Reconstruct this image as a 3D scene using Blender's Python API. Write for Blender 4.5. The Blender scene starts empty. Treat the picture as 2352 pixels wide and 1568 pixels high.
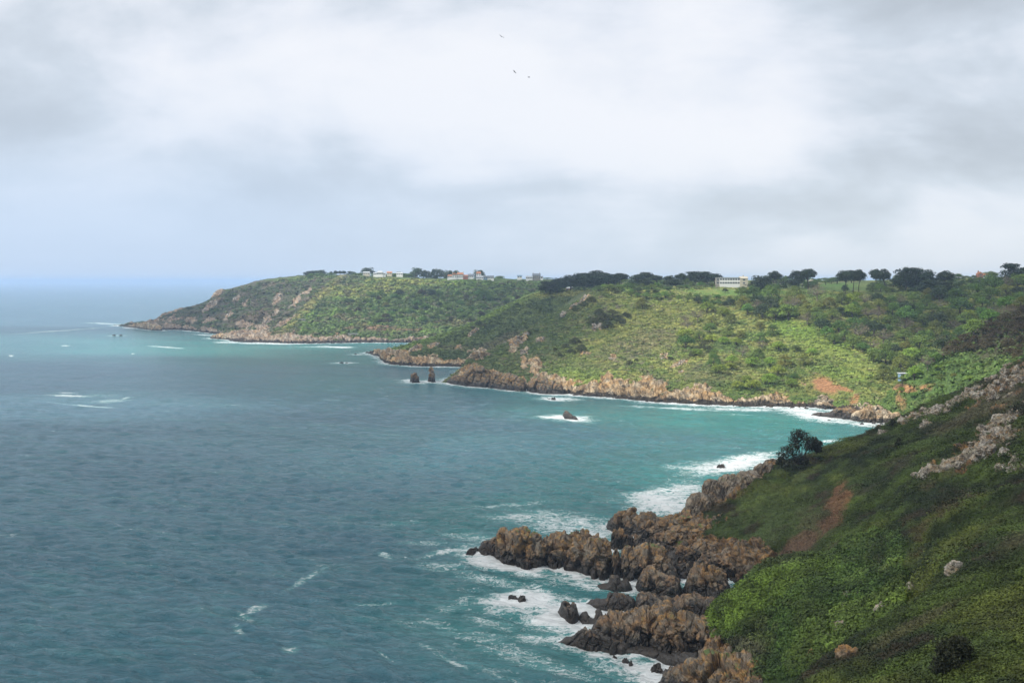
import bpy, math, random
import numpy as np
from mathutils import Vector, Matrix
from mathutils.bvhtree import BVHTree
from mathutils.kdtree import KDTree

random.seed(7)
RNG = np.random.default_rng(7)
scene = bpy.context.scene
COL = scene.collection
R = math.radians

# ------------------------------------------------------------------ camera
F, CX, CY, HOR, CAMZ = 2308.0, 1176.0, 784.0, 645.0, 80.0
PITCH = math.atan((CY - HOR) / F)
cam_d = bpy.data.cameras.new('camera'); cam = bpy.data.objects.new('camera', cam_d); COL.objects.link(cam)
cam.location = (0, 0, CAMZ); cam.rotation_euler = (math.pi / 2 - PITCH, 0, 0)
cam_d.sensor_width = 36; cam_d.lens = 36 * F / 2352.0; cam_d.clip_start = 0.5; cam_d.clip_end = 120000
scene.camera = cam

# ------------------------------------------------------------------ exposure / engine
scene.view_settings.view_transform = 'Standard'; scene.view_settings.look = 'None'
scene.view_settings.exposure = 0.32; scene.view_settings.gamma = 1.0
scene.render.engine = 'CYCLES'
cy = scene.cycles
cy.max_bounces = 6; cy.diffuse_bounces = 2; cy.glossy_bounces = 2; cy.transparent_max_bounces = 8
cy.volume_bounces = 1; cy.use_denoising = True; cy.caustics_reflective = False; cy.caustics_refractive = False

# ------------------------------------------------------------------ sun
SUN = Vector((-0.66, -0.26, 0.74)).normalized()
sd = bpy.data.lights.new('sun', 'SUN'); so = bpy.data.objects.new('sun', sd); COL.objects.link(so)
sd.energy = 5.0; sd.angle = R(0.5); sd.color = (1.0, 0.95, 0.86)
so.rotation_euler = SUN.to_track_quat('Z', 'Y').to_euler(); so.location = (-300, -200, 400)

# ------------------------------------------------------------------ node helper
class NT:
    def __init__(s, tree): s.t = tree; s.n = tree.nodes; s.l = tree.links
    def new(s, typ, **kw):
        n = s.n.new(typ)
        for k, v in kw.items(): setattr(n, k, v)
        return n
    def lk(s, a, b): s.l.new(a, b)
    def put(s, sock, v):
        if isinstance(v, bpy.types.NodeSocket): s.l.new(v, sock)
        elif isinstance(v, (tuple, list)):
            sock.default_value = tuple(v) + ((1.0,) if len(v) == 3 and sock.type == 'RGBA' else ())
        else: sock.default_value = v
    def m(s, op, a, b=0.0, c=None, clamp=False):
        n = s.n.new('ShaderNodeMath'); n.operation = op; n.use_clamp = clamp
        s.put(n.inputs[0], a); s.put(n.inputs[1], b)
        if c is not None: s.put(n.inputs[2], c)
        return n.outputs[0]
    def v(s, op, a, b=(0, 0, 0), scale=None):
        n = s.n.new('ShaderNodeVectorMath'); n.operation = op
        s.put(n.inputs[0], a); s.put(n.inputs[1], b)
        if scale is not None: s.put(n.inputs['Scale'], scale)
        return n.outputs[1] if op in ('DOT_PRODUCT', 'LENGTH') else n.outputs[0]
    def mix(s, f, a, b, mode='MIX'):
        n = s.n.new('ShaderNodeMix'); n.data_type = 'RGBA'; n.blend_type = mode; n.clamp_factor = True
        s.put(n.inputs[0], f); s.put(n.inputs[6], a); s.put(n.inputs[7], b)
        return n.outputs[2]
    def noise(s, vec, scale, detail=4, rough=0.55, dist=0.0, col=False):
        n = s.n.new('ShaderNodeTexNoise'); s.put(n.inputs['Vector'], vec)
        n.inputs['Scale'].default_value = scale; n.inputs['Detail'].default_value = detail
        n.inputs['Roughness'].default_value = rough; n.inputs['Distortion'].default_value = dist
        return n.outputs['Color'] if col else n.outputs['Fac']
    def ss(s, x, a, b):  # smoothstep
        n = s.n.new('ShaderNodeMapRange'); n.interpolation_type = 'SMOOTHSTEP'
        s.put(n.inputs[0], x); s.put(n.inputs[1], a); s.put(n.inputs[2], b)
        return n.outputs[0]
    def attr(s, name, vec=False):
        n = s.n.new('ShaderNodeAttribute'); n.attribute_name = name
        return n.outputs['Color'] if vec else n.outputs['Fac']
    def xyz(s, v):
        n = s.n.new('ShaderNodeSeparateXYZ'); s.put(n.inputs[0], v); return n.outputs
    def cxyz(s, x, y, z):
        n = s.n.new('ShaderNodeCombineXYZ')
        s.put(n.inputs[0], x); s.put(n.inputs[1], y); s.put(n.inputs[2], z); return n.outputs[0]
    def bump(s, h, strength, dist, normal=None):
        n = s.n.new('ShaderNodeBump'); s.put(n.inputs['Height'], h)
        n.inputs['Strength'].default_value = strength; n.inputs['Distance'].default_value = dist
        if normal is not None: s.put(n.inputs['Normal'], normal)
        return n.outputs[0]

# ------------------------------------------------------------------ world: overcast sky over a Nishita base
world = bpy.data.worlds.new('World'); scene.world = world; world.use_nodes = True
def build_world():
    t = NT(world.node_tree); t.n.clear()
    out = t.new('ShaderNodeOutputWorld'); bg = t.new('ShaderNodeBackground')
    sky = t.new('ShaderNodeTexSky', sky_type='NISHITA'); sky.sun_disc = False
    sky.sun_elevation = math.asin(SUN.z); sky.sun_rotation = math.atan2(SUN.x, SUN.y)
    skyc = t.v('SCALE', sky.outputs[0], scale=0.10)
    tc = t.new('ShaderNodeTexCoord').outputs['Generated']
    x, y, z = t.xyz(tc)
    zc = t.m('MAXIMUM', z, 0.0)
    zz = t.m('ADD', zc, 0.20)
    pl = t.cxyz(t.m('DIVIDE', x, zz), t.m('MULTIPLY', t.m('DIVIDE', y, zz), 1.0), 0.0)
    warp = t.noise(pl, 0.5, 3, 0.5, col=True)
    pl2 = t.v('ADD', pl, t.v('SCALE', warp, scale=1.1))
    n1 = t.noise(pl2, 0.42, 7, 0.52, 0.2)
    n2 = t.noise(t.v('ADD', pl2, (13.1, 4.2, 0.7)), 1.3, 6, 0.55, 0.1)
    ya = t.m('ADD', t.m('ABSOLUTE', y), 0.08)
    az0 = t.m('DIVIDE', x, ya); el0 = t.m('DIVIDE', z, ya)
    n3 = t.noise(t.cxyz(t.m('MULTIPLY', az0, 2.6), t.m('MULTIPLY', el0, 5.0), 0.4), 1.7, 8, .55, .25)
    wn = t.xyz(t.noise(pl, 0.9, 5, 0.6, col=True))
    az = t.m('ADD', az0, t.m('MULTIPLY', t.m('SUBTRACT', wn[0], 0.5), 0.30))
    el = t.m('ADD', el0, t.m('MULTIPLY', t.m('SUBTRACT', wn[1], 0.5), 0.10))
    tot = t.m('ADD', t.m('MULTIPLY', t.m('SUBTRACT', n1, 0.5), 0.75), t.m('MULTIPLY', t.m('ADD', t.m('SUBTRACT', n2, 0.5), t.m('MULTIPLY', t.m('SUBTRACT', n3, .5), 3.0)), 0.60))
    blobs = [(560, 200, 330, 90, .34), (980, 330, 240, 50, .30), (1500, 360, 230, 80, .46), (1180, 200, 200, 110, .02),
             (60, 40, 260, 90, .25), (1780, 560, 260, 60, .10), (1450, 120, 260, 90, .06), (2300, 130, 160, 70, .10),
             (1930, 40, 330, 120, -.44), (1280, 425, 340, 55, -.36), (2230, 330, 230, 80, -.34), (130, 300, 240, 70, -.22),
             (1700, 500, 300, 45, -.22), (800, 120, 200, 60, -.05), (2050, 480, 260, 40, -.12), (700, 400, 300, 50, -.10), (1050, 100, 160, 50, -.12)]
    for px, py, sx, sy, a in blobs:
        dx = t.m('MULTIPLY', t.m('SUBTRACT', az, (px - CX) / F), F / sx)
        dy = t.m('MULTIPLY', t.m('SUBTRACT', el, (HOR - py) / F), F / sy)
        r2 = t.m('ADD', t.m('MULTIPLY', dx, dx), t.m('MULTIPLY', dy, dy))
        tot = t.m('ADD', tot, t.m('MULTIPLY', t.m('EXPONENT', t.m('MULTIPLY', r2, -1.0)), a))
    b = t.ss(t.m('ADD', t.m('MULTIPLY', tot, .92), 0.56), 0.0, 1.0)
    r = t.new('ShaderNodeValToRGB'); t.lk(b, r.inputs[0])
    e = r.color_ramp.elements
    e[0].position = 0.0; e[0].color = (.42, .465, .52, 1)
    e[1].position = 1.0; e[1].color = (.765, .78, .82, 1)
    m1 = e.new(0.40); m1.color = (.54, .595, .665, 1)
    m2 = e.new(0.72); m2.color = (.675, .71, .775, 1)
    # towards the horizon the cloud thins to pale blue, bluer on the seaward side
    hz = t.ss(el0, 0.145, 0.01)
    side = t.ss(az0, 0.35, -0.50)
    hcol = t.mix(side, (.60, .67, .74), (.45, .58, .78))
    c = t.mix(t.m('MULTIPLY', hz, t.m('ADD', t.m('MULTIPLY', side, 0.37), 0.50)), r.outputs[0], hcol)
    hz2 = t.ss(el0, 0.25, 0.02)
    c = t.mix(t.m('MULTIPLY', t.m('MULTIPLY', hz2, side), 0.55), c, (.52, .635, .80))
    c = t.mix(0.07, c, skyc)
    t.lk(c, bg.inputs[0]); bg.inputs[1].default_value = 1.0
    t.lk(bg.outputs[0], out.inputs[0])
build_world()

# ------------------------------------------------------------------ projection
cp, sp = math.cos(PITCH), math.sin(PITCH)
def at(px, py, d):
    px = np.asarray(px, float); py = np.asarray(py, float); d = np.asarray(d, float)
    u = (px - CX) / F; v = -(py - CY) / F
    dy = cp + v * sp; dz = -sp + v * cp
    return np.stack([u * d / dy, d + 0 * u, CAMZ + dz / dy * d], -1)
def sea_d(py, z=0.0):
    v = -(py - CY) / F
    return (CAMZ - z) * (cp + v * sp) / -(-sp + v * cp)
def sea_at(px, py, z=0.0): return at(px, py, sea_d(py, z))
def proj(P):
    X, Y, Z = P[..., 0], P[..., 1], P[..., 2] - CAMZ
    D = Y * cp - Z * sp; V = Y * sp + Z * cp
    return CX + F * X / D, CY - F * V / D
def raydir(px, py):
    u = (px - CX) / F; v = -(py - CY) / F
    return Vector((u, cp + v * sp, -sp + v * cp)).normalized()

# ------------------------------------------------------------------ noise
_perm = np.random.default_rng(3).permutation(256).astype(np.int64)
_perm = np.concatenate([_perm, _perm, _perm])
_g = np.random.default_rng(4).normal(size=(256, 3)); _g /= np.linalg.norm(_g, axis=1)[:, None]
def perlin(P):
    i = np.floor(P).astype(np.int64); f = P - i
    w = f * f * f * (f * (f * 6 - 15) + 10)
    i &= 255
    r = 0
    for a in (0, 1):
        wx = w[:, 0] if a else 1 - w[:, 0]
        pa = _perm[(i[:, 0] + a)]
        for b in (0, 1):
            wy = w[:, 1] if b else 1 - w[:, 1]
            pb = _perm[(pa + i[:, 1] + b) & 255]
            for c in (0, 1):
                wz = w[:, 2] if c else 1 - w[:, 2]
                g = _g[_perm[(pb + i[:, 2] + c) & 255]]
                dot = g[:, 0] * (f[:, 0] - a) + g[:, 1] * (f[:, 1] - b) + g[:, 2] * (f[:, 2] - c)
                r = r + wx * wy * wz * dot
    return r * 1.6
def fbm(P, scale, octv=4, gain=0.5, seed=0.0, ridged=False):
    Q = P / scale + seed * 17.31
    a, s, t = 1.0, 0.0, 0.0
    for _ in range(octv):
        n = perlin(Q)
        if ridged: n = 1 - 2 * np.abs(n) * 1.3
        s = s + a * n; t += a; a *= gain; Q = Q * 2.03 + 5.7
    return s / t
def blocky(P, scale, seed=0):
    """jointed-rock relief in about -1..1: every cell a block with its own height and its own tilted face, cracks between"""
    Q = P / scale + seed * 9.7
    i = np.floor(Q).astype(np.int64)
    f1 = np.full(len(Q), 9.); f2 = f1.copy(); cid = np.zeros(len(Q)); tl = np.zeros(len(Q))
    for a in (-1, 0, 1):
        for b in (-1, 0, 1):
            for c in (-1, 0, 1):
                j = i + np.array([a, b, c]); k = j & 255
                h = _perm[(_perm[(_perm[k[:, 0]] + k[:, 1]) & 255] + k[:, 2]) & 255]
                dv = Q - (j + .5 + .42 * _g[h])
                d = (dv ** 2).sum(1); m = d < f1
                f2 = np.where(m, f1, np.minimum(f2, d)); cid = np.where(m, h / 255., cid)
                tl = np.where(m, (dv * _g[(h + 91) & 255]).sum(1), tl); f1 = np.where(m, d, f1)
    e = np.sqrt(f2) - np.sqrt(f1)
    return (cid - .5) * 1.3 + tl * 1.6 - .75 * (1 - sstep(e, 0, .16))
def sstep(x, a, b):
    t = np.clip((x - a) / (b - a), 0, 1); return t * t * (3 - 2 * t)
def pchip(x, y, xi):
    x = np.asarray(x, float); y = np.asarray(y, float)
    h = np.diff(x); d = np.diff(y, axis=0) / h.reshape((-1,) + (1,) * (y.ndim - 1))
    m = np.zeros_like(y)
    s = np.sign(d[:-1]) * np.sign(d[1:]) > 0
    with np.errstate(divide='ignore', invalid='ignore'):
        hm = 2 * d[:-1] * d[1:] / (d[:-1] + d[1:])
    m[1:-1] = np.where(s, hm, 0); m[0] = d[0]; m[-1] = d[-1]
    k = np.clip(np.searchsorted(x, xi, side='right') - 1, 0, len(x) - 2)
    sh = (-1,) + (1,) * (y.ndim - 1)
    hh = h[k].reshape(sh); t = ((xi - x[k]) / h[k]).reshape(sh)
    return ((2*t**3 - 3*t**2 + 1) * y[k] + (t**3 - 2*t**2 + t) * hh * m[k] + (-2*t**3 + 3*t**2) * y[k+1] + (t**3 - t**2) * hh * m[k+1])

# ------------------------------------------------------------------ mesh helpers
def mesh_np(name, V, Fa, mats, smooth=False, attrs=None, midx=None):
    """V (n,3), Fa (m,k) int faces all of k corners"""
    me = bpy.data.meshes.new(name)
    m, k = Fa.shape
    me.vertices.add(len(V)); me.vertices.foreach_set('co', np.ascontiguousarray(V, dtype=np.float32).ravel())
    me.loops.add(m * k); me.loops.foreach_set('vertex_index', np.ascontiguousarray(Fa, dtype=np.int32).ravel())
    me.polygons.add(m)
    me.polygons.foreach_set('loop_start', np.arange(0, m * k, k, dtype=np.int32))
    me.polygons.foreach_set('use_smooth', np.full(m, smooth, dtype=bool))
    if midx is not None: me.polygons.foreach_set('material_index', np.ascontiguousarray(midx, dtype=np.int32))
    for mt in (mats if isinstance(mats, (list, tuple)) else [mats]): me.materials.append(mt)
    for an, av in (attrs or {}).items():
        if av.ndim == 2:
            a = me.attributes.new(an, 'FLOAT_COLOR', 'POINT')
            a.data.foreach_set('color', np.concatenate([av, np.ones((len(av), 1))], 1).astype(np.float32).ravel())
        else:
            a = me.attributes.new(an, 'FLOAT', 'POINT'); a.data.foreach_set('value', av.astype(np.float32))
    me.update(calc_edges=True); me.validate()
    return me
def link(name, me, parent=None, loc=None, **props):
    o = bpy.data.objects.new(name, me); COL.objects.link(o)
    if parent is not None: o.parent = parent
    if loc is not None: o.location = loc
    for k, v in props.items():
        if v: o[k] = v
    return o
def thing(name, label, category, loc, group=None, rotz=0.0, scale=None):
    o = link(name, None, None, loc, label=label, category=category, group=group)
    o.rotation_euler.z = rotz
    if scale: o.scale = scale
    o.empty_display_size = 1
    return o
def copy_tree(src, loc, rotz=0.0, scale=(1, 1, 1), label=None, group=None):
    r = src.copy(); COL.objects.link(r); r.location = loc; r.rotation_euler.z = rotz; r.scale = scale
    if label: r['label'] = label
    if group: r['group'] = group
    for ch in src.children:
        c = ch.copy(); COL.objects.link(c); c.parent = r
    return r
def grid_faces(nr, nc, keep=None):
    i = np.arange(nr * nc).reshape(nr, nc)
    f = np.stack([i[:-1, :-1], i[:-1, 1:], i[1:, 1:], i[1:, :-1]], -1).reshape(-1, 4)
    return f if keep is None else f[keep.reshape(-1)]
class MB:
    """small polygon builder for man-made shapes"""
    def __init__(s): s.v = []; s.f = []; s.m = []
    def box(s, x0, x1, y0, y1, z0, z1, m=0):
        b = len(s.v)
        s.v += [(x0,y0,z0),(x1,y0,z0),(x1,y1,z0),(x0,y1,z0),(x0,y0,z1),(x1,y0,z1),(x1,y1,z1),(x0,y1,z1)]
        for q in ((0,3,2,1),(4,5,6,7),(0,1,5,4),(1,2,6,5),(2,3,7,6),(3,0,4,7)): s.f.append(tuple(b+i for i in q)); s.m.append(m)
    def gable(s, x0, x1, y0, y1, z0, z1, over=.4, axis='x', hip=0.0, m=0):
        """a gabled or hipped roof with eaves thickness"""
        b = len(s.v); x0 -= over; x1 += over; y0 -= over; y1 += over; e = 0.18
        if axis == 'x':
            ym = (y0+y1)/2; r = [(x0+hip, ym, z1), (x1-hip, ym, z1)]
        else:
            xm = (x0+x1)/2; r = [(xm, y0+hip, z1), (xm, y1-hip, z1)]
        s.v += [(x0,y0,z0),(x1,y0,z0),(x1,y1,z0),(x0,y1,z0),(x0,y0,z0+e),(x1,y0,z0+e),(x1,y1,z0+e),(x0,y1,z0+e)] + r
        q = [(0,3,2,1),(0,1,5,4),(1,2,6,5),(2,3,7,6),(3,0,4,7)]
        q += [(4,5,9,8),(6,7,8,9),(5,6,9),(7,4,8)] if axis == 'x' else [(5,6,9,8),(7,4,8,9),(4,5,8),(6,7,9)]
        for t in q: s.f.append(tuple(b+i for i in t)); s.m.append(m)
    def prism(s, pts, y0, y1, m=0):
        b = len(s.v); n = len(pts)
        s.v += [(x, y0, z) for x, z in pts] + [(x, y1, z) for x, z in pts]
        s.f.append(tuple(range(b, b+n))); s.f.append(tuple(range(b+2*n-1, b+n-1, -1))); s.m += [m, m]
        for i in range(n):
            j = (i+1) % n; s.f.append((b+i, b+n+i, b+n+j, b+j)); s.m.append(m)
    def build(s, name, mats, parent=None, **props):
        me = bpy.data.meshes.new(name); me.from_pydata(s.v, [], s.f)
        for mt in (mats if isinstance(mats, (list, tuple)) else [mats]): me.materials.append(mt)
        me.polygons.foreach_set('material_index', s.m); me.update()
        return link(name, me, parent, **props)
def tube(path, radii, k=6):
    """tapered tube, returns V, F(quads)"""
    P = np.asarray(path, float); n = len(P)
    T = np.gradient(P, axis=0); T /= np.linalg.norm(T, axis=1)[:, None] + 1e-9
    ref = np.where(np.abs(T[:, 2:3]) > .9, np.array([[1., 0, 0]]), np.array([[0, 0, 1.]]))
    A = np.cross(T, ref); A /= np.linalg.norm(A, axis=1)[:, None]; B = np.cross(T, A)
    th = np.arange(k) * 2 * math.pi / k
    V = P[:, None] + np.asarray(radii)[:, None, None] * (np.cos(th)[None, :, None] * A[:, None] + np.sin(th)[None, :, None] * B[:, None])
    i = np.arange(n * k).reshape(n, k); j = np.roll(i, -1, 1)
    Fq = np.stack([i[:-1], j[:-1], j[1:], i[1:]], -1).reshape(-1, 4)
    return V.reshape(-1, 3), Fq
def joinVF(parts):
    V, Fa, o = [], [], 0
    for v, f in parts: V.append(v); Fa.append(f + o); o += len(v)
    return np.concatenate(V), np.concatenate(Fa)

# ------------------------------------------------------------------ materials
def newmat(name):
    m = bpy.data.materials.new(name); m.use_nodes = True
    t = NT(m.node_tree); t.n.clear()
    out = t.new('ShaderNodeOutputMaterial'); b = t.new('ShaderNodeBsdfPrincipled')
    t.lk(b.outputs[0], out.inputs[0])
    return m, t, b
def plain(name, col, rough=.7, var=.15, scale=1.0, metal=0.0):
    m, t, b = newmat(name)
    g = t.new('ShaderNodeNewGeometry').outputs['Position']
    n = t.noise(g, scale, 5, .6)
    c = t.mix(n, tuple(x*(1-var) for x in col), tuple(min(1, x*(1+var)) for x in col))
    t.lk(c, b.inputs['Base Color']); b.inputs['Roughness'].default_value = rough; b.inputs['Metallic'].default_value = metal
    t.lk(t.bump(n, .2, .05), b.inputs['Normal'])
    return m
def rock_nodes(t, sc, warm, pale, lichen, tide, grass, P, N):
    """returns colour, roughness, height. sc = size of main features in metres"""
    x, y, z = t.xyz(P)
    # strata: bands that dip steeply, so features are stretched along the dip
    st = t.cxyz(t.m('ADD', t.m('MULTIPLY', x, 1.6), t.m('MULTIPLY', z, .7)), t.m('MULTIPLY', y, 1.0), t.m('MULTIPLY', z, .55))
    n1 = t.noise(P, 0.22 / sc, 5, .6)
    n2 = t.noise(st, 0.42 / sc, 7, .64, .4)
    n3 = t.noise(t.v('ADD', P, (31., 7., 3.)), 0.55 / sc, 6, .62)
    n4 = t.noise(st, 1.7 / sc, 4, .6)
    grey = tuple(p for p in pale)
    c = t.mix(t.ss(n1, .38, .62), grey, warm)
    c = t.mix(t.ss(n2, .36, .62), t.mix(.78, c, (.035, .027, .021)), c)
    c = t.mix(t.m('MULTIPLY', t.ss(n4, .52, .72), .45), c, tuple(min(1, p*1.7) for p in pale))
    up = t.xyz(N)[2]
    li = t.m('MULTIPLY', t.ss(n3, .47, .64), t.ss(z, 3.0, 6.5))
    c = t.mix(t.m('MULTIPLY', li, lichen), c, (.34, .19, .06))
    crack = t.ss(t.m('ABSOLUTE', t.m('SUBTRACT', n2, .5)), 0.0, .018)
    c = t.mix(t.m('MULTIPLY', t.m('SUBTRACT', 1., crack), .6), c, (.02, .016, .013))
    if grass > 0:
        gm = t.m('MULTIPLY', t.m('MULTIPLY', t.ss(up, .60, .85), t.ss(z, 5.0, 8.5)), t.ss(n1, .50, .60))
        c = t.mix(t.m('MULTIPLY', gm, grass), c, (.06, .10, .025))
    wet = t.ss(t.m('ADD', z, t.m('MULTIPLY', t.m('SUBTRACT', n3, .5), tide * 3.2)), tide * 1.25, tide * .8) if tide > 0 else 0.0
    c = t.mix(t.m('MULTIPLY', wet, .90), c, (.014, .012, .011))
    rough = t.m('SUBTRACT', .88, t.m('MULTIPLY', wet, .30))
    h = t.m('ADD', n2, t.m('MULTIPLY', n4, .4))
    return c, rough, h
def rock_mat(name, sc, warm, pale, lichen, tide, grass, bump=.6):
    m, t, b = newmat(name)
    g = t.new('ShaderNodeNewGeometry')
    c, r, h = rock_nodes(t, sc, warm, pale, lichen, tide, grass, g.outputs['Position'], g.outputs['Normal'])
    t.lk(c, b.inputs['Base Color']); t.lk(r, b.inputs['Roughness'])
    t.lk(t.bump(h, bump, sc * .9), b.inputs['Normal'])
    return m
WARM, PALE = (.190, .112, .058), (.170, .145, .112)
M_ROCK = rock_mat('shore_rock', 1.0, WARM, PALE, .75, 3.3, .9, .5)
M_ROCK_GREY = rock_mat('grey_rock', .7, (.29, .25, .19), (.37, .35, .31), .4, -20., .25, .7)
M_ROCK_ORANGE = rock_mat('lichen_rock', .8, (.33, .16, .05), (.24, .18, .12), 1.0, .6, 0., .7)
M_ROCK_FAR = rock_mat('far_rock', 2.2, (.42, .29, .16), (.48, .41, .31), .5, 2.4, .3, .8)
M_ROCK_PALE = rock_mat('pale_rock', 2.0, (.36, .31, .25), (.46, .43, .38), .15, -20., .0, .7)

def terrain_mat(name, sc, warm, pale, lichen, tide, fine, bump):
    m, t, b = newmat(name)
    g = t.new('ShaderNodeNewGeometry'); P = g.outputs['Position']; N = g.outputs['Normal']
    rc, rr, rh = rock_nodes(t, sc, warm, pale, lichen, tide, 0., P, N)
    col = t.attr('Col', True); rk = t.attr('rock')
    f1 = t.noise(P, 1.0 / fine, 8, .7); f2 = t.noise(P, .16 / fine, 4, .6)
    v = t.m('ADD', t.m('MULTIPLY', t.ss(f1, .30, .70), 1.1), .42)
    vc = t.v('MULTIPLY', col, t.cxyz(v, v, v))
    vc = t.mix(t.m('MULTIPLY', t.ss(f2, .52, .66), .35), vc, t.v('MULTIPLY', vc, (1.35, 1.1, 1.0)))
    rm = t.ss(t.m('ADD', rk, t.m('MULTIPLY', t.m('SUBTRACT', t.noise(P, .9 / fine, 6, .65), .5), 1.1)), .42, .58)
    c = t.mix(rm, vc, rc)
    t.lk(c, b.inputs['Base Color'])
    b.inputs['Specular IOR Level'].default_value = .25; b.inputs['Roughness'].default_value = .9
    hh = t.m('ADD', t.m('MULTIPLY', rh, rm), t.m('MULTIPLY', f1, .8))
    t.lk(t.bump(hh, bump, sc * .8), b.inputs['Normal'])
    return m
M_TER_NEAR = terrain_mat('near_turf', .9, WARM, PALE, .7, 2.0, .5, .8)
M_TER_MID = terrain_mat('mid_turf', 2.2, (.46, .30, .15), (.50, .42, .30), .6, 2.6, 1.6, .8)
M_TER_FAR = terrain_mat('far_turf', 3.0, (.28, .20, .14), (.36, .31, .25), .4, 3.0, 2.5, .7)

def leaf_mat(name, objvar=0.0, tint=(1, 1, 1)):
    m, t, b = newmat(name)
    col = t.attr('Col', True)
    P = t.new('ShaderNodeNewGeometry').outputs['Position']
    n = t.noise(P, .35, 3, .6)
    v = t.m('ADD', t.m('MULTIPLY', n, .6), .70)
    c = t.v('MULTIPLY', t.v('MULTIPLY', col, tint), t.cxyz(v, v, v))
    if objvar:
        r = t.new('ShaderNodeObjectInfo').outputs['Random']
        hs = t.new('ShaderNodeHueSaturation')
        t.lk(t.m('ADD', .5 - .03, t.m('MULTIPLY', r, .05)), hs.inputs['Hue'])
        t.lk(t.m('ADD', 1 - objvar, t.m('MULTIPLY', t.m('FRACT', t.m('MULTIPLY', r, 7.3)), objvar * 2)), hs.inputs['Value'])
        t.lk(c, hs.inputs['Color']); c = hs.outputs[0]
    t.lk(c, b.inputs['Base Color']); b.inputs['Roughness'].default_value = .65
    b.inputs['Specular IOR Level'].default_value = .2
    return m
M_LEAF = leaf_mat('scrub_leaves'); M_TREE = leaf_mat('tree_leaves', .22); M_PINE = leaf_mat('pine_needles', .12)
M_BARK = plain('bark', (.07, .055, .045), .9, .3, 3.0)
M_BARK_PALE = plain('pale_bark', (.17, .15, .12), .9, .3, 3.0)

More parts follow.
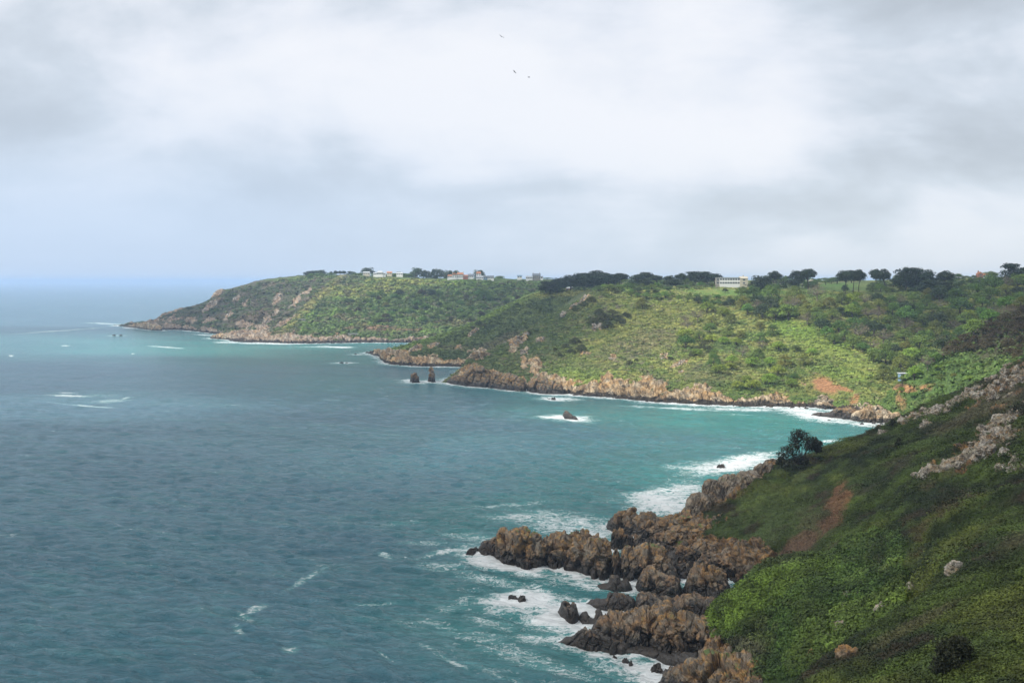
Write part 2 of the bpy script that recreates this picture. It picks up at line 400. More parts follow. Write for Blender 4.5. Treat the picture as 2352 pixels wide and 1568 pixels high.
# ------------------------------------------------------------------ landforms
LANDS = []
def loft(name, table, rows, step, kc, mat, colfn, veg_amp, veg_scale, rock_amp, rock_scale, pmin, pmax, feature='hill', rockfn=None, fold=0.0):
    """table: {px: [knots]}, knot = (y, d) seen at picture height y and depth d | ('s', y, z) on the water line | ('z', d, z)"""
    if max(table) == 2600:      # the land carries on past the frame on the right
        def _dz(e): return (e[1], e[2]) if e[0] == 'z' else ((float(sea_d(e[1])), e[2]) if e[0] == 's' else (e[1], float(at(2600, e[0], e[1])[2])))
        table = dict(table); table[3500] = [('z', _dz(e)[0], _dz(e)[1] + (9 if _dz(e)[1] > 3 else 0)) for e in table[2600]]
        pmax = 3500
    pxs = sorted(table); K = len(table[pxs[0]])
    D = np.zeros((len(pxs), K)); Z = np.zeros((len(pxs), K))
    for i, p in enumerate(pxs):
        assert len(table[p]) == K, (name, p)
        for k, e in enumerate(table[p]):
            if e[0] == 's': D[i, k] = sea_d(e[1]); Z[i, k] = e[2]
            elif e[0] == 'z': D[i, k], Z[i, k] = e[1], e[2]
            else:
                q = at(p, e[0], e[1]); D[i, k] = e[1]; Z[i, k] = q[2]
    px = np.arange(pmin, min(pmax, 2620) + step * .5, step)
    if pmax > 2620: px = np.concatenate([px, np.arange(2625, pmax + 1, 5.)])
    Dc = pchip(pxs, D, px); Zc = pchip(pxs, Z, px)
    tt = np.concatenate([np.linspace(k, k + 1, rows[k], endpoint=False) for k in range(K - 1)] + [[K - 1.0]])
    Dg = pchip(np.arange(K), Dc.T, tt); Zg = pchip(np.arange(K), Zc.T, tt)     # rows x cols
    X = (px[None] - CX) / F * (Dg * cp - (Zg - CAMZ) * sp)
    P = np.stack([X, Dg, Zg], -1); nr, nc = Dg.shape
    def normals(P):
        a = np.gradient(P, axis=1); b = np.gradient(P, axis=0)
        n = np.cross(a, b); n /= np.linalg.norm(n, axis=-1)[..., None] + 1e-9
        return np.where(n[..., 2:3] < 0, -n, n)
    N = normals(P); fl = P.reshape(-1, 3)
    T = np.repeat(tt[:, None], nc, 1)
    nz = fbm(fl, 26., 4, .55, 2.).reshape(nr, nc)
    nz2 = fbm(fl, 7., 4, .6, 3.).reshape(nr, nc)
    rock = sstep(kc - T + nz * 1.15 + nz2 * .5, -.12, .12)
    if rockfn is not None: rock = np.clip(rock + rockfn(P, nz, nz2), 0, 1)
    rd = fbm(fl * np.array([1.5, 1.0, .55]), rock_scale, 5, .55, 5., ridged=True).reshape(nr, nc)
    rd2 = fbm(fl * np.array([1.2, 1., .5]), rock_scale * 2.7, 3, .5, 6.).reshape(nr, nc)
    vg = fbm(fl, veg_scale, 5, .55, 7.).reshape(nr, nc)
    vg2 = fbm(fl, veg_scale * 5, 3, .5, 8.).reshape(nr, nc)
    bk = np.zeros_like(rock); mk = (rock > .02).ravel()
    if mk.any():
        bb = bk.ravel(); fk = fl[mk] * np.array([1.3, 1.0, .75])
        bb[mk] = blocky(fk, rock_scale * .75, 1) + .5 * blocky(fk, rock_scale * .33, 2); bk = bb.reshape(nr, nc)
    disp = rock * rock_amp * (rd * .45 + rd2 * .7 + bk * .42) + (1 - rock * .7) * veg_amp * (vg + 1.6 * vg2)
    Nd = N.copy(); Nd[..., 1] -= .25; Nd /= np.linalg.norm(Nd, axis=-1)[..., None]
    if fold:
        fo = fbm(fl @ np.array([[.95, -.30, 0], [.30, .42, 0], [0, 0, .4]]), 17., 4, .5, 31., ridged=True).reshape(nr, nc)
        disp = disp + fold * (fo - .25) * sstep(P[..., 2], 4, 12)
    P = P + Nd * disp[..., None]
    ppx, ppy = proj(P.reshape(-1, 3)); ppx = ppx.reshape(nr, nc); ppy = ppy.reshape(nr, nc)
    Nn = normals(P)
    col = colfn(P, ppx, ppy, nz, nz2, Nn)
    me = mesh_np(name, P.reshape(-1, 3), grid_faces(nr, nc), mat, True,
                 {'Col': col.reshape(-1, 3), 'rock': rock.ravel()})
    o = link(name, me, kind='structure')
    LANDS.append(dict(name=name, P=P, N=Nn, rock=rock, px=ppx, py=ppy, T=T, col=col, obj=o))
    return LANDS[-1]
def lerp(a, b, t): return a + (b - a) * t
def C3(*c): return np.array(c, float)
def ell(px, py, cx, cy, rx, ry, ang=0., wob=None, soft=.35):
    a = math.radians(ang); dx = px - cx; dy = py - cy
    x = (dx * math.cos(a) + dy * math.sin(a)) / rx; y = (-dx * math.sin(a) + dy * math.cos(a)) / ry
    r = np.sqrt(x * x + y * y)
    if wob is not None: r = r + wob
    return sstep(r, 1 + soft, 1 - soft)
def paintall(col, px, py, wob, items):
    for cx, cy, rx, ry, ang, c, s in items:
        m = ell(px, py, cx, cy, rx, ry, ang, wob)[..., None] * s
        col = col * (1 - m) + np.array(c) * m
    return col
GRASS_Y = (.200, .205, .050); GRASS_G = (.085, .135, .030); SCRUB = (.060, .085, .028); MAUVE = (.125, .105, .075)
BRACKEN = (.14, .085, .055); DARKG = (.035, .055, .022); EARTH = (.34, .175, .085); FIELD = (.10, .20, .035); LIME = (.15, .23, .035)

# --- far headland
T1 = {
 262: [('z', 1790, -3)] * 1 + [('z', 1795, -3), ('z', 1800, -3), ('z', 1805, -3), ('z', 1810, -3), ('z', 1900, -4), ('z', 2200, -4)],
 300: [('s', 750, -1), (747, 1765), (745, 1772), (744, 1780), (742, 1785), ('z', 1850, -3), ('z', 2200, -4)],
 350: [('s', 758, -1), (750, 1660), (746, 1690), (742, 1710), (737, 1740), ('z', 1850, -3), ('z', 2200, -4)],
 375: [('s', 758, -1), (749, 1662), (742, 1690), (733, 1720), (722, 1750), ('z', 1880, 2), ('z', 2200, -4)],
 400: [('s', 758, -1), (748, 1665), (738, 1690), (724, 1730), (711, 1762), ('z', 1900, 8), ('z', 2200, -4)],
 450: [('s', 761, -1), (752, 1600), (735, 1650), (718, 1710), (701, 1770), ('z', 1950, 20), ('z', 2300, -4)],
 480: [('s', 765, -1), (755, 1560), (735, 1630), (710, 1710), (688, 1785), ('z', 1960, 35), ('z', 2300, 0)],
 503: [('s', 768, -1), (757, 1530), (735, 1620), (700, 1710), (667, 1795), ('z', 1980, 50), ('z', 2300, 5)],
 530: [('s', 783, -1), (768, 1370), (737, 1560), (700, 1690), (662, 1810), ('z', 2050, 58), ('z', 2500, 20)],
 560: [('s', 786, -1), (765, 1370), (735, 1530), (695, 1680), (655, 1830), ('z', 2100, 70), ('z', 2600, 40)],
 620: [('s', 788, -1), (764, 1350), (740, 1480), (695, 1650), (643, 1870), ('z', 2200, 84), ('z', 3000, 80)],
 700: [('s', 789, -1), (768, 1320), (735, 1440), (690, 1570), (634, 1880), ('z', 2300, 90), ('z', 3000, 88)],
 800: [('s', 788, -1), (774, 1320), (740, 1430), (685, 1590), (632, 1820), ('z', 2300, 90), ('z', 3000, 88)],
 900: [('s', 787, -1), (777, 1315), (742, 1420), (690, 1560), (637, 1760), ('z', 2300, 87), ('z', 3000, 85)],
 1000: [('s', 787, -1), (777, 1315), (742, 1410), (695, 1540), (641, 1720), ('z', 2300, 84), ('z', 3000, 84)],
 1240: [('s', 786, -1), (777, 1315), (742, 1410), (695, 1540), (643, 1680), ('z', 2300, 82), ('z', 3000, 84)],
 1600: [('s', 786, -1), (777, 1315), (742, 1410), (695, 1540), (645, 1680), ('z', 2300, 82), ('z', 3000, 83)],
}
def col1(P, px, py, nz, nz2, N):
    w = nz * .9 + nz2 * .4
    left = sstep(px + (py - 640) * 1.45 + nz * 60, 850, 790)[..., None]   # seaward of the rib: darker and browner, landward: green
    c = lerp(C3(*SCRUB), C3(*GRASS_G), sstep(nz, -.25, .3)[..., None])
    dull_mix = lerp(C3(.045, .060, .028), C3(.095, .080, .060), sstep(nz + nz2 * .5, -.1, .35)[..., None])
    c = lerp(c, dull_mix, left)
    rib = ell(px, py, 715, 700, 118, 9, -43, nz * .4)[..., None]
    c = lerp(c, C3(.20, .19, .06), rib * .75)
    c = paintall(c, px, py, w, [(840, 668, 110, 16, -5, GRASS_Y, .6), (960, 648, 120, 7, 2, GRASS_Y, .7), (1060, 650, 70, 5, 2, FIELD, .5),
        (880, 757, 75, 6, 3, BRACKEN, .85), (812, 737, 45, 9, 20, BRACKEN, .4), (1050, 742, 70, 8, 0, BRACKEN, .45),
        (900, 770, 90, 7, 0, SCRUB, .8), (580, 728, 60, 12, -20, BRACKEN, .4), (690, 640, 80, 5, -3, GRASS_G, .6), (1340, 641, 70, 3.5, 0, (.13, .085, .06), .9)])
    return c
def rockf1(P, nz, nz2):
    px, py = proj(P.reshape(-1, 3)); px = px.reshape(nz.shape); py = py.reshape(nz.shape)
    m = sstep(px, 470, 380) * .9 * sstep(nz2 + nz, -.35, .15)
    for cx, cy, rx, ry, a in [(636, 686, 17, 7, -60), (682, 690, 24, 6, -50), (708, 670, 16, 5, -45), (545, 685, 12, 5, -45), (524, 727, 16, 6, -45),
                              (565, 697, 10, 5, -45), (485, 700, 26, 7, -40), (500, 674, 16, 6, -30), (613, 737, 14, 8, -40), (633, 719, 12, 5, -50),
                              (480, 735, 14, 7, -20), (440, 735, 14, 7, 0), (560, 745, 20, 8, 0), (600, 752, 22, 8, 0), (570, 768, 45, 11, 0), (655, 740, 30, 5, -30)]:
        m = np.maximum(m, ell(px, py, cx, cy, rx, ry, a, nz2 * .9 + nz * .5) * .95)
    return m
L1 = loft('headland', T1, [14, 50, 60, 60, 30, 16], 1.6, .95, M_TER_FAR, col1, 2.4, 16., 4.2, 13., 262, 1600, rockfn=rockf1)

# --- middle spur
T2A = {
 838: [('z', 1090, -3), ('z', 1100, -3), ('z', 1105, -3), ('z', 1110, -3), ('z', 1115, -3), ('z', 1160, -4), ('z', 1300, -4)],
 862: [('s', 814, -1), (809, 1108), (807, 1112), (806, 1115), (805, 1120), ('z', 1160, -4), ('z', 1300, -4)],
 885: [('s', 832, -1), (822, 985), (815, 1000), (811, 1015), (804, 1035), ('z', 1090, -3), ('z', 1300, -4)],
 905: [('s', 838, -1), (821, 975), (814, 1000), (808, 1020), (802, 1040), ('z', 1090, -1), ('z', 1300, -4)],
 950: [('s', 841, -1), (816, 965), (807, 990), (799, 1020), (790, 1050), ('z', 1120, 8), ('z', 1350, -4)],
 1000: [('s', 842, -1), (818, 960), (805, 990), (790, 1030), (775, 1070), ('z', 1150, 15), ('z', 1350, -4)],
 1050: [('s', 843, -1), (820, 955), (800, 1000), (778, 1050), (756, 1095), ('z', 1180, 24), ('z', 1350, -4)],
 1100: [('s', 843, -1), (820, 950), (795, 1000), (765, 1060), (735, 1120), ('z', 1220, 32), ('z', 1400, 5)],
 1160: [('s', 845, -1), (820, 950), (785, 1020), (745, 1090), (705, 1150), ('z', 1250, 48), ('z', 1400, 40)],
 1240: [('s', 845, -1), (820, 950), (775, 1030), (725, 1110), (675, 1180), ('z', 1300, 66), ('z', 1500, 62)],
 1310: [('s', 845, -1), (820, 950), (765, 1040), (715, 1120), (668, 1200), ('z', 1400, 69), ('z', 1800, 68)],
 1420: [('s', 845, -1), (820, 950), (760, 1040), (710, 1120), (664, 1200), ('z', 1500, 72), ('z', 1900, 70)],
 1620: [('s', 845, -1), (820, 950), (760, 1040), (710, 1120), (664, 1200), ('z', 1500, 73), ('z', 1900, 70)],
}
def col2a(P, px, py, nz, nz2, N):
    w = nz * .9 + nz2 * .4
    c = lerp(C3(.050, .075, .024), C3(.085, .115, .035), sstep(nz + nz2 * .4, -.25, .3)[..., None])
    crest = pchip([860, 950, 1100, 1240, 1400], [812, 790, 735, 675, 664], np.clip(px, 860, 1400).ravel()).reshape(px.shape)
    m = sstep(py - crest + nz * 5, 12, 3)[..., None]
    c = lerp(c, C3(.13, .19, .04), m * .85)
    c = paintall(c, px, py, w, [(1290, 676, 75, 6, -4, (.20, .20, .06), .8), (1150, 790, 60, 14, -20, MAUVE, .5), (1110, 758, 30, 8, -20, DARKG, .5), (1040, 800, 40, 6, 0, (.13, .12, .06), .5)])
    return c
def rockf2a(P, nz, nz2):
    px, py = proj(P.reshape(-1, 3)); px = px.reshape(nz.shape); py = py.reshape(nz.shape)
    m = np.zeros_like(nz)
    m = np.maximum(m, sstep(px, 905, 890))
    for cx, cy, rx, ry, a in [(993, 795, 16, 6, -25), (955, 802, 18, 6, -15), (1054, 799, 8, 6, 0), (1088, 762, 16, 5, -35), (925, 815, 20, 12, 0)]:
        m = np.maximum(m, ell(px, py, cx, cy, rx, ry, a, nz2 * .9) * .95)
    return m
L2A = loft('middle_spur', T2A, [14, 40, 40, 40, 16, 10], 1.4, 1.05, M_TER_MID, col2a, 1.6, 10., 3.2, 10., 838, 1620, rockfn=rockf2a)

# --- main headland behind the bay
T2B = {
 1012: [('z', 780, -3), ('z', 785, -3), ('z', 790, -3), ('z', 795, -3), ('z', 800, -3), ('z', 850, -4), ('z', 1000, -4)],
 1028: [('s', 878, -1), (875, 790), (873, 793), (872, 796), (870, 800), ('z', 850, -4), ('z', 1000, -4)],
 1062: [('s', 882, -1), (864, 772), (857, 785), (852, 792), (846, 800), ('z', 860, -2), ('z', 1000, -4)],
 1080: [('s', 884, -1), (860, 775), (848, 790), (838, 803), (824, 815), ('z', 870, 3), ('z', 1000, -4)],
 1110: [('s', 886, -1), (858, 774), (840, 795), (828, 812), (812, 830), ('z', 880, 10), ('z', 1000, -4)],
 1180: [('s', 890, -1), (860, 765), (835, 795), (808, 830), (777, 860), ('z', 930, 24), ('z', 1040, 5)],
 1250: [('s', 898, -1), (866, 745), (825, 790), (780, 845), (735, 900), ('z', 960, 40), ('z', 1080, 30)],
 1330: [('s', 908, -1), (876, 718), (820, 790), (755, 870), (688, 940), ('z', 1010, 62), ('z', 1200, 66)],
 1400: [('s', 913, -1), (878, 705), (810, 790), (735, 880), (664, 960), ('z', 1200, 74), ('z', 2600, 82)],
 1500: [('s', 923, -1), (882, 684), (800, 780), (725, 875), (664, 975), ('z', 1250, 77), ('z', 2600, 82)],
 1650: [('s', 931, -1), (890, 668), (810, 760), (735, 860), (669, 950), ('z', 1250, 77), ('z', 2600, 82)],
 1800: [('s', 936, -1), (908, 655), (820, 740), (745, 830), (677, 910), ('z', 1250, 77), ('z', 2600, 82)],
 1900: [('s', 941, -1), (915, 648), (830, 720), (755, 800), (682, 880), ('z', 1250, 77), ('z', 2600, 82)],
 2000: [('s', 953, -1), (925, 625), (850, 690), (775, 775), (690, 885), ('z', 1250, 79), ('z', 2600, 81)],
 2100: [('s', 961, -1), (905, 630), (850, 700), (770, 800), (682, 920), ('z', 1250, 82), ('z', 2600, 83)],
 2200: [('s', 965, -1), (905, 650), (845, 720), (770, 800), (664, 950), ('z', 1250, 83), ('z', 2600, 84)],
 2352: [('s', 965, -1), (905, 650), (840, 720), (760, 800), (648, 990), ('z', 1250, 85), ('z', 2600, 86)],
 2600: [('s', 965, -1), (900, 650), (835, 720), (750, 800), (635, 1000), ('z', 1250, 89), ('z', 2600, 88)],
}
def col2b(P, px, py, nz, nz2, N):
    w = nz * .9 + nz2 * .4
    c = lerp(C3(*GRASS_G), C3(.20, .21, .06), sstep(nz, -.3, .25)[..., None])
    c = lerp(c, C3(*MAUVE), (sstep(nz2 - nz * .4, .05, .35) * sstep(px, 1750, 1500))[..., None] * .8)
    left = sstep(px + (py - 700) * .6, 1430, 1300)[..., None]
    c = lerp(c, lerp(C3(.05, .075, .024), C3(.09, .10, .045), sstep(nz + nz2 * .5, -.1, .3)[..., None]), left * .9)
    c = paintall(c, px, py, w, [(1520, 745, 130, 45, -15, GRASS_Y, .55), (1450, 800, 120, 25, -20, MAUVE, .55), (1330, 830, 90, 26, -10, (.12, .15, .04), .5),
        (1360, 865, 100, 16, 3, LIME, .45), (1640, 850, 80, 25, 0, (.11, .10, .06), .5), (1880, 790, 110, 30, 20, LIME, .6), (1900, 830, 130, 30, 10, (.17, .20, .05), .7), (1950, 860, 90, 15, 5, LIME, .5),
        (1890, 885, 34, 17, 18, EARTH, 1.), (1935, 893, 24, 5, 15, EARTH, .9), (1963, 918, 9, 14, 25, EARTH, .8), (1855, 840, 60, 20, 0, DARKG, .3),
        (1700, 673, 110, 8, 2, (.10, .175, .035), .95), (1900, 662, 110, 9, 0, (.085, .14, .03), .9), (1950, 655, 75, 4.5, 0, FIELD, .95),
        (1480, 662, 60, 4, 0, FIELD, .6), (1540, 655, 110, 6, 0, (.05, .075, .025), .9), (1800, 654, 40, 5, 0, (.05, .075, .025), .9), (2200, 652, 150, 9, -4, (.05, .08, .025), .9), (1990, 655, 30, 4, 0, (.19, .19, .07), .5), (1420, 640, 12, 3.5, 0, FIELD, .9)])
    return c
def rockf2b(P, nz, nz2):
    px, py = proj(P.reshape(-1, 3)); px = px.reshape(nz.shape); py = py.reshape(nz.shape)
    m = np.zeros_like(nz)
    for cx, cy, rx, ry, a in [(1095, 815, 18, 14, 0), (1075, 855, 28, 14, -20), (1120, 862, 30, 14, 0), (1170, 776, 10, 8, -40), (1190, 782, 22, 10, -30), (1180, 800, 14, 8, -30), (1205, 770, 12, 6, -30),
                              (1207, 806, 9, 7, -60), (1240, 779, 8, 6, 0), (1341, 688, 16, 3.5, -35), (1318, 702, 14, 3.5, -40), (1294, 722, 9, 4, -40), (1366, 751, 6, 9, 10), (1380, 750, 8, 5, 0),
                              (1230, 840, 14, 22, 10), (1205, 835, 10, 16, 0), (1344, 811, 14, 4, 0), (1408, 820, 9, 7, 0), (1563, 832, 22, 6, -25), (1526, 818, 10, 6, 0), (1562, 852, 8, 6, 0),
                              (1392, 878, 12, 24, 20), (1487, 880, 24, 20, -30), (1515, 890, 20, 16, -30), (1892, 925, 20, 22, 0), (1375, 895, 30, 10, 0), (1260, 870, 40, 14, 10)]:
        m = np.maximum(m, ell(px, py, cx, cy, rx, ry, a, nz2 * .9) * .95)
    m -= 1.5 * ell(px, py, 1895, 886, 48, 20, 15, nz2 * .5)
    return m
L2B = loft('bay_hillside', T2B, [14, 60, 70, 70, 20, 14], 1.25, 0.82, M_TER_MID, col2b, 1.5, 9., 2.7, 7., 1012, 2600, rockfn=rockf2b)

# --- wooded shoulder at the head of the bay
T3 = {
 2008: [('z', 590, -3), ('z', 592, -3), ('z', 594, -3), ('z', 596, -3), ('z', 640, -3), ('z', 700, -3)],
 2035: [('z', 575, -1), (948, 580), (930, 584), (915, 588), ('z', 640, 3), ('z', 700, 2)],
 2060: [('z', 560, 0), (940, 570), (905, 576), (880, 582), ('z', 640, 10), ('z', 700, 8)],
 2110: [('z', 520, 3), (930, 545), (885, 560), (848, 575), ('z', 640, 22), ('z', 700, 12)],
 2160: [('z', 500, 6), (910, 528), (860, 555), (812, 585), ('z', 650, 30), ('z', 715, 18)],
 2200: [('z', 480, 10), (890, 510), (830, 550), (782, 595), ('z', 660, 38), ('z', 730, 25)],
 2260: [('z', 460, 16), (870, 490), (800, 550), (742, 620), ('z', 690, 48), ('z', 770, 35)],
 2352: [('z', 440, 25), (830, 460), (760, 560), (695, 650), ('z', 730, 64), ('z', 820, 50)],
 2600: [('z', 400, 40), (750, 450), (690, 560), (635, 700), ('z', 780, 82), ('z', 900, 78)],
}
def col3(P, px, py, nz, nz2, N):
    w = nz * .9 + nz2 * .4
    c = lerp(C3(*GRASS_G), C3(.07, .12, .03), sstep(nz, -.2, .2)[..., None])
    return paintall(c, px, py, w, [(2085, 893, 35, 9, 10, EARTH, .9), (2125, 890, 22, 12, 0, EARTH, .8), (2060, 885, 18, 5, 0, (.05, .05, .03), .6), (2070, 925, 16, 10, 60, (.3, .16, .08), .7),
        (2120, 925, 60, 12, -20, (.09, .11, .035), .5), (2300, 750, 90, 60, -40, (.065, .05, .035), .9)])
L3 = loft('valley_shoulder', T3, [10, 50, 50, 14, 8], 1.25, .25, M_TER_MID, col3, 1.2, 8., 2.2, 7., 2008, 2600)

# --- near slope (right foreground)
T4 = {
 1440: [('z', 200, -4), ('z', 230, -4), ('z', 255, -4), ('z', 280, -4), ('z', 300, -4), ('z', 312, -3), ('z', 325, -3), ('z', 345, -4), ('z', 380, -5)],
 1500: [('z', 205, -4), ('z', 230, -3), ('z', 255, -3), ('z', 275, -1), ('z', 292, .6), ('z', 304, 2.4), ('z', 318, 2), ('z', 345, -4), ('z', 380, -5)],
 1560: [('z', 205, -4), ('z', 230, -3), ('z', 258, -2), (1315, 273), (1260, 286), (1215, 298), (1188, 310), ('z', 340, -3), ('z', 380, -5)],
 1600: [('z', 205, -3), ('z', 235, -3), ('z', 262, -1), (1300, 276), (1245, 288), (1200, 299), (1170, 308), ('z', 338, -2), ('z', 380, -5)],
 1650: [('z', 205, -3), ('z', 235, -2), (1345, 262), (1285, 273), (1225, 285), (1175, 297), (1140, 312), ('z', 342, 0), ('z', 390, -5)],
 1700: [('z', 200, -3), ('z', 232, -1), (1340, 260), (1265, 272), (1200, 287), (1150, 302), (1105, 320), ('z', 350, 4), ('z', 400, -5)],
 1750: [('z', 190, -2), ('z', 225, 0), (1330, 256), (1255, 268), (1188, 285), (1128, 304), (1080, 326), ('z', 356, 7), ('z', 410, -5)],
 1800: [('z', 175, 0), ('z', 215, 1), (1315, 250), (1240, 264), (1175, 283), (1110, 306), (1062, 330), ('z', 362, 10), ('z', 420, -5)],
 1850: [('z', 160, 4), ('z', 205, 5), (1295, 243), (1225, 258), (1160, 280), (1090, 305), (1060, 332), ('z', 366, 14), ('z', 430, -5)],
 1900: [('z', 140, 12), ('z', 198, 12), (1275, 234), (1205, 254), (1140, 276), (1072, 305), (1045, 332), ('z', 370, 17), ('z', 440, -5)],
 1950: [('z', 125, 17), ('z', 180, 18), (1275, 215), (1190, 242), (1122, 268), (1055, 300), (1022, 332), ('z', 372, 20), ('z', 450, -5)],
 2000: [(1780, 118), (1520, 152), (1330, 185), (1210, 222), (1105, 262), (1035, 300), (1001, 332), ('z', 375, 22), ('z', 460, -4)],
 2100: [(1780, 103), (1500, 138), (1320, 168), (1190, 200), (1080, 240), (1000, 290), (954, 330), ('z', 375, 28), ('z', 470, 0)],
 2200: [(1780, 87), (1490, 120), (1310, 148), (1180, 180), (1060, 225), (965, 285), (907, 330), ('z', 375, 35), ('z', 480, 5)],
 2352: [(1780, 71), (1460, 101), (1300, 125), (1150, 160), (1020, 210), (900, 280), (832, 330), ('z', 380, 46), ('z', 480, 20)],
 2600: [(1780, 54), (1480, 80), (1300, 105), (1150, 140), (1000, 190), (850, 270), (740, 330), ('z', 380, 60), ('z', 500, 45)],
}
def near_palette(P, nz, nz2):
    # streaks follow the lie of the wind over the slope
    fl = P.reshape(-1, 3)
    a = fbm(fl @ np.array([[.8, -.25, 0], [.3, .32, 0], [0, 0, .5]]), 10., 4, .6, 11.).reshape(nz.shape)
    b = fbm(fl @ np.array([[.7, -.2, 0], [.25, .35, 0], [0, 0, .5]]), 15., 4, .55, 12.).reshape(nz.shape)
    c = lerp(C3(.016, .028, .009), C3(.050, .078, .016), sstep(a, -.22, .22)[..., None])
    c = lerp(c, C3(.062, .058, .038), sstep(b, .10, .28)[..., None] * .7)
    c = lerp(c, C3(.085, .105, .022), sstep(-b + nz * .4, .12, .32)[..., None] * .75)
    c = lerp(c, C3(.050, .035, .022), sstep(nz2 * .7 - a, .22, .40)[..., None] * .7)
    blob = sstep(fbm(fl, 7., 3, .5, 14.).reshape(nz.shape), -.25, .3)[..., None]
    return c * (.56 + .46 * blob) * np.array([1.10, 1.08, .85])
def col4(P, px, py, nz, nz2, N):
    w = nz * .9 + nz2 * 1.3
    c = near_palette(P, nz, nz2)
    c = paintall(c, px, py, w, [(1780, 1170, 120, 50, -25, (.055, .080, .02), .8), (1745, 1235, 80, 35, -25, (.05, .075, .02), .8), (1850, 1090, 60, 12, -25, (.085, .11, .03), .6), (1720, 1160, 60, 8, -25, (.10, .14, .03), .5),
        (1925, 1145, 20, 38, 25, (.17, .085, .045), .75), (1905, 1200, 34, 14, -25, (.13, .07, .04), .7), (1850, 1240, 50, 14, -25, (.105, .062, .038), .8), (1790, 1282, 60, 16, -22, (.085, .055, .035), .85), (1735, 1300, 40, 14, -20, (.10, .065, .04), .8), (1680, 1140, 40, 8, -25, (.12, .09, .04), .5),
        (2150, 1010, 90, 10, -25, (.06, .10, .02), .5), (2260, 940, 110, 14, -28, (.10, .09, .05), .6), (2250, 1040, 120, 16, -30, (.10, .085, .045), .5)])
    return c
def rockf4(P, nz, nz2):
    px, py = proj(P.reshape(-1, 3)); px = px.reshape(nz.shape); py = py.reshape(nz.shape)
    m = sstep(P[..., 2] + nz * 2 + nz2 * 2.5 - np.clip((px - 1620) * .03, -3, 3.5), 6.2, 5.2)
    m = np.maximum(m, ell(px, py, 1565, 1210, 85, 28, -12, nz2))
    m = np.maximum(m, ell(px, py, 1680, 1130, 50, 14, -28, nz2))
    m = np.maximum(m, ell(px, py, 1750, 1085, 50, 9, -30, nz2))
    m = np.maximum(m, ell(px, py, 1635, 1300, 70, 34, -10, nz2 * 1.6) * .9)
    m = np.maximum(m, ell(px, py, 1700, 1270, 40, 24, -30, nz2 * 2.) * .7)
    m = m - 1.2 * ell(px, py, 1840, 1270, 90, 26, -22, nz2 * .5)
    for cx, cy, rx, ry, a in [(2300, 890, 70, 26, -30), (2280, 1010, 80, 30, -38), (2325, 880, 40, 14, -30), (2235, 900, 36, 8, -25), (2185, 930, 26, 6, -25), (2290, 985, 26, 10, -35), (2250, 1035, 24, 8, -40), (2320, 960, 30, 10, -30), (2150, 1080, 20, 4, -15), (2128, 976, 10, 5, -20), (2030, 993, 12, 5, 0), (2335, 1065, 14, 8, 0)]:
        m = np.maximum(m, ell(px, py, cx, cy, rx, ry, a, nz2 * 2.4) * .62)
    return m
L4 = loft('near_hillside', T4, [20, 60, 70, 80, 80, 70, 20, 14], 1.3, -5, M_TER_NEAR, col4, 1.0, 6., 2.4, 5.5, 1440, 2600, rockfn=rockf4, fold=2.2)

# --- ivy-covered buttress
T4B = {
 1618: [('z', 150, -3), ('z', 205, -2), ('z', 210, -2), ('z', 216, -2), ('z', 222, -2), ('z', 228, -3)],
 1636: [('z', 165, -2), (1500, 203), (1450, 211), (1420, 217), (1408, 223), ('z', 230, 2)],
 1655: [('z', 160, 0), (1510, 200), (1455, 208), (1405, 214), (1384, 221), ('z', 230, 5)],
 1700: [('z', 155, 3), (1530, 190), (1460, 198), (1390, 207), (1352, 216), ('z', 228, 7)],
 1760: [('z', 150, 6), (1545, 178), (1460, 190), (1370, 202), (1314, 214), ('z', 228, 8)],
 1830: [('z', 140, 10), (1550, 166), (1460, 178), (1355, 196), (1292, 212), ('z', 228, 10)],
 1890: [('z', 130, 14), (1550, 156), (1450, 172), (1345, 193), (1276, 216), ('z', 230, 13)],
 1950: [('z', 125, 16), (1540, 150), (1430, 169), (1325, 192), (1254, 218), ('z', 235, 16)],
 2010: [('z', 115, 18), (1540, 146), (1420, 164), (1320, 186), (1235, 212), ('z', 235, 18)],
 2080: [('z', 110, 22), (1540, 133), (1420, 150), (1320, 170), (1245, 190), ('z', 215, 22)],
}
IVY = (.068, .108, .012)
def col4b(P, px, py, nz, nz2, N):
    w = nz * .5 + nz2 * .5
    c = near_palette(P, nz, nz2)
    c = lerp(c, C3(.05, .098, .016), .45)
    vr = fbm(P.reshape(-1, 3), 5.5, 4, .55, 15.).reshape(nz.shape)
    return (.55 + .75 * sstep(vr, -.3, .3)[..., None]) * paintall(c, px, py, w, [(1740, 1375, 130, 45, -30, IVY, .9), (1660, 1430, 40, 40, 0, IVY, .8), (1720, 1490, 50, 20, 10, (.06, .055, .035), .7), (1880, 1310, 60, 25, -20, IVY, .6)])
def rockf4b(P, nz, nz2):
    return sstep(P[..., 2] + nz2 * 2, 5.5, 4.5)
L4B = loft('ivy_buttress', T4B, [16, 50, 60, 60, 14], 1.2, -5, M_TER_NEAR, col4b, .8, 4.5, 1.0, 4., 1618, 2080, rockfn=rockf4b, fold=1.6)

